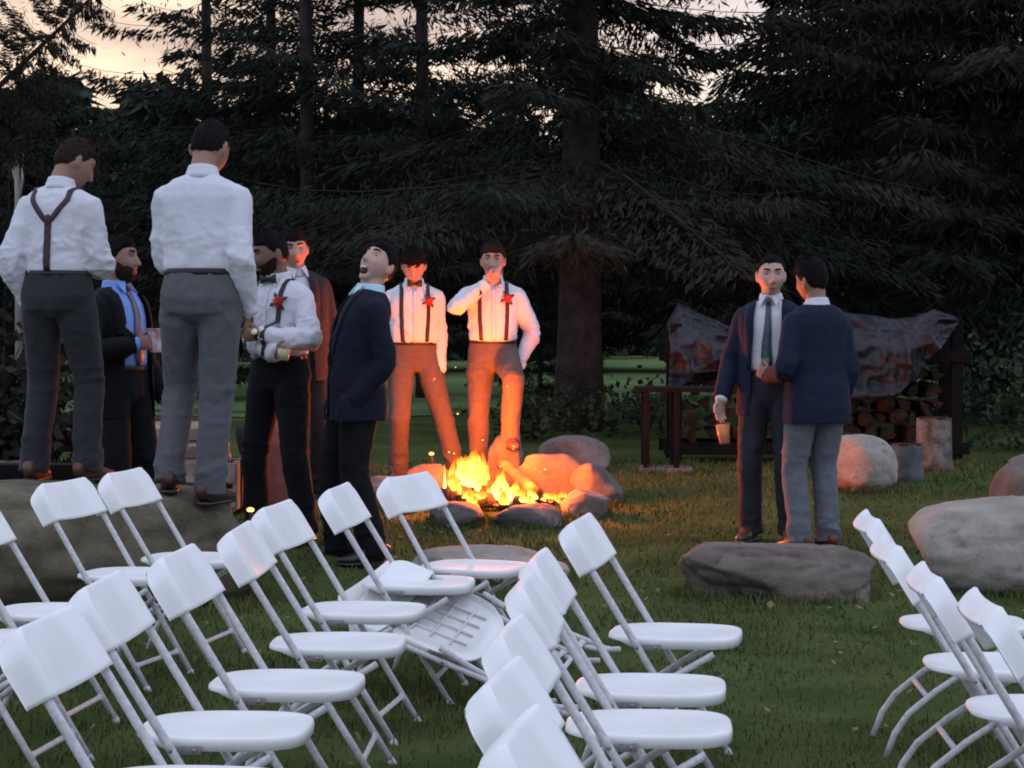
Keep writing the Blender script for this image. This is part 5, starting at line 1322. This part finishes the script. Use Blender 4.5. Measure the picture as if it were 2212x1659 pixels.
def trunk_mb(h, r_, seed, B=None, base=1.25, rb=0.014):
    rr = random.Random(seed); mb = MB(); P = []; A = []
    for i in range(13):
        t = i / 12; P.append((0.05 * math.sin(t * 4 + seed), 0.05 * math.cos(t * 3 + seed), -0.15 + (h + 0.15) * t)); A.append(r_ * (1 - 0.93 * t) * (1 + (base - 1) * math.exp(-t * h * 2.2)) + 0.012)
    mb.loft(P, A, n=18)
    return mb
def boughs_mb(B, rb, step=1):
    mb = MB()
    for p in B[::step]:
        L = np.linalg.norm(p[-1] - p[0]); mb.loft([tuple(q) for q in p], [max(0.004, rb * L * (1 - 0.85 * s)) for s in np.linspace(0, 1, 7)], n=5)
    return mb
KINDS = {}
def kind(key, h, r0, z0, n_whorl, per, sprays, seed, trunk_r, **kw):
    Q, B = spruce_arrays(h, r0, z0, n_whorl, per, sprays, seed, **kw)
    n = len(Q); me = mesh_fast('crown', Q.reshape(-1, 3), np.arange(n * 4).reshape(-1, 4)); me.materials.append(M['needles'])
    tm = trunk_mb(h, trunk_r, seed).mesh('trunk'); tm.materials.append(M['bark'])
    bm_ = boughs_mb([p * 1.0 for p in B], 0.0035, 1).mesh('boughs'); bm_.materials.append(M['bark'])
    KINDS[key] = (me, tm, bm_, Q)
kind('tall', 13.0, 3.5, 2.05, 38, 6, 300, 1, 0.215, spray_len=0.135, wid=0.0135, droop=0.34, gap=0.14, cut=(3.1, 0.45), fill=0.35)
kind('full', 11.0, 3.0, 0.9, 26, 7, 250, 2, 0.17, spray_len=0.145, wid=0.016, droop=0.30)
kind('thin', 12.0, 2.1, 1.6, 26, 6, 190, 3, 0.09, spray_len=0.135, wid=0.0135, droop=0.16, gap=0.30, fill=0.08)
kind('hedge', 4.4, 2.2, 0.9, 13, 8, 300, 7, 0.09, spray_len=0.16, wid=0.019, droop=0.18)
kind('young', 4.2, 1.25, 0.25, 13, 6, 220, 4, 0.05, spray_len=0.12, wid=0.012, droop=0.10, fill=0.05)
def tree(key, label, x, y, s=1.0, rz=0, group=None, tilt=(0, 0), z=None):
    me, tm, bm_, Q = KINDS[key]
    t = thing('spruce_tree', label, 'tree', (x, y, float(gz(x, y)) if z is None else z), R(rz), group); t.scale = (s, s, s); t.rotation_euler = (R(tilt[0]), R(tilt[1]), R(rz))
    tk = obj('trunk', tm, None, t); obj('boughs', bm_, None, tk)['kind'] = 'stuff'; obj('crown', me, None, t)
    return t
tree('tall', 'big spruce with a thick bare lower trunk right behind the fire', 0.63, 21.0, 1.0, 40)
GR = 'dark spruces behind the fire'
for key, x, y, s, rz, lab in [
    ('hedge', -0.4, 42.0, 1.10, 130, 'low broad spruce behind the two men at the fire'),
    ('hedge', -3.0, 40.0, 1.12, 10, 'low broad spruce behind the laughing man'),
    ('hedge', -5.9, 41.3, 1.12, 70, 'low broad spruce behind the tall man in the white shirt'),
    ('hedge', -9.0, 40.6, 1.25, 170, 'low broad spruce behind the man with brown suspenders'),
    ('hedge', -11.8, 43.2, 1.25, 220, 'low broad spruce at the left edge of the picture'),
    ('hedge', 3.0, 41.0, 1.12, 300, 'low broad spruce between the big trunk and the firewood rack'),
    ('full', 5.0, 23.2, 1.05, 120, 'dense spruce behind the right half of the firewood rack'),
    ('full', 4.7, 27.5, 1.0, 200, 'tall dense spruce behind the men in navy jackets'),
    ('full', 7.6, 24.5, 1.1, 250, 'dense spruce filling the right edge behind the stumps'),
    ('thin', -3.4, 31.0, 1.05, 30, 'thin spruce standing against the bright sky left of centre'),
    ('thin', -4.7, 33.0, 1.1, 150, 'thin spruce against the sky above the tall man'),
    ('thin', -2.1, 30.0, 1.1, 260, 'thin spruce against the sky above the laughing man'),
    ('thin', -2.65, 28.5, 1.15, 10, 'thin spruce with dense boughs above the man with the watch'),
    ('thin', -1.2, 28.5, 1.1, 80, 'thin spruce with ragged boughs above the men behind the fire'),
]: tree(key, lab, x, y, s, rz)
for key, x, y, s, rz, lab in [('young', -7.0, 30, 0.75, 0, 'young spruce at the left edge of the wood'), ('young', -5.9, 31, 0.85, 60, 'small pointed young spruce under the bright sky at the left'), ('young', -3.9, 28.0, 0.65, 120, 'small bushy spruce behind the two men on the boulder'), ('young', 0.3, 24.6, 0.5, 200, 'low young spruce left of the big trunk')]:
    tree(key, lab, x, y, s, rz)
tree('young', 'young spruce leaning in over the left edge against the sky', -5.15, 19.5, 0.55, 0, None, (0, 44), z=2.9)

def shrub(label, x, y, h, w, n, seed, m='leaves', ls=0.07):
    r = np.random.RandomState(seed); t = thing('shrub', label, 'shrub', (x, y, float(gz(x, y))))
    P = r.randn(n, 3) * np.array([w * 0.42, w * 0.36, h * 0.25]) + np.array([0, 0, h * 0.5]); P[:, 2] = np.abs(P[:, 2])
    d = r.randn(n, 3); d[:, 2] -= 0.2; d /= np.linalg.norm(d, axis=1)[:, None]; sv = np.cross(d, r.randn(n, 3)); sv /= np.linalg.norm(sv, axis=1)[:, None]
    ln = ls * (0.6 + 0.9 * r.rand(n))[:, None]
    Q = np.stack([P, P + d * ln * 0.5 + sv * ln * 0.28, P + d * ln, P + d * ln * 0.5 - sv * ln * 0.28], 1)
    obj('foliage', mesh_fast('foliage', Q.reshape(-1, 3), np.arange(n * 4).reshape(-1, 4)), M[m], t)
    mb = MB()
    for i in range(9):
        a = r.rand() * 6.28; q = w * 0.4 * r.rand(); mb.loft([(0, 0, -0.02), (math.cos(a) * q * 0.5, math.sin(a) * q * 0.5, h * 0.4), (math.cos(a) * q, math.sin(a) * q, h * (0.6 + 0.4 * r.rand()))], [0.012, 0.008, 0.003], n=5)
    mb.build('stems', M['bark'], t)
shrub('low leafy shrub left of the big spruce trunk', 0.22, 19.8, 0.5, 0.6, 600, 1)
shrub('low leafy shrub right of the big spruce trunk', 1.25, 20.2, 0.5, 0.8, 700, 2)
shrub('leafy green shrub beyond the right end of the firewood rack', 4.55, 18.6, 1.0, 1.1, 1800, 3)
shrub('dark bush at the left edge beside the man with brown suspenders', -3.35, 14.2, 1.05, 0.9, 2200, 4, 'needles', 0.10)

# far wood: one mass of distant trees closing the view
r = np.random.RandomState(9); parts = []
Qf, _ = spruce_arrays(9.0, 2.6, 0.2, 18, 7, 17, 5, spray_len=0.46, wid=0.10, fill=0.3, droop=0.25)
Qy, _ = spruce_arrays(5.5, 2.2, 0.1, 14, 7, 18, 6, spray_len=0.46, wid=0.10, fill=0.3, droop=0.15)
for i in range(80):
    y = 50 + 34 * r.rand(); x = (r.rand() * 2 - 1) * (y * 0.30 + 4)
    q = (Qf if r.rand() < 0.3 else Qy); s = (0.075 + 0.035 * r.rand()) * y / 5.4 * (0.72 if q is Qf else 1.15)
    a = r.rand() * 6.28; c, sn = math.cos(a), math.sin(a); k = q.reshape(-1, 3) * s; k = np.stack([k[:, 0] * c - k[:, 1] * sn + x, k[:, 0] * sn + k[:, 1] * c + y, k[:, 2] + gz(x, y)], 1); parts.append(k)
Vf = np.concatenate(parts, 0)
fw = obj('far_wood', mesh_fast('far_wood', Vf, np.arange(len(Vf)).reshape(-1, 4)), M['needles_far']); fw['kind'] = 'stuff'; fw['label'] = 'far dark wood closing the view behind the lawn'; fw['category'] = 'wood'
# pale dead branch at the left
db = MB(); q = W(40, 470, 22.0)
p0 = Vector((q.x, 22.0, float(gz(q.x, 22.0)) - 0.05))
db.loft([p0, W(38, 420, 22), W(36, 360, 22), W(37, 312, 22)], [0.05, 0.03, 0.024, 0.012], n=8).loft([W(39, 440, 22), W(48, 390, 22), W(50, 330, 22)], [0.02, 0.016, 0.006], n=6).loft([W(38, 400, 22), W(30, 380, 22), W(27, 365, 22)], [0.015, 0.010, 0.005], n=6)
tag(db.build('dead_tree', M['dead_wood'], None), 'slim pale dead tree stem behind the man with brown suspenders', 'tree')
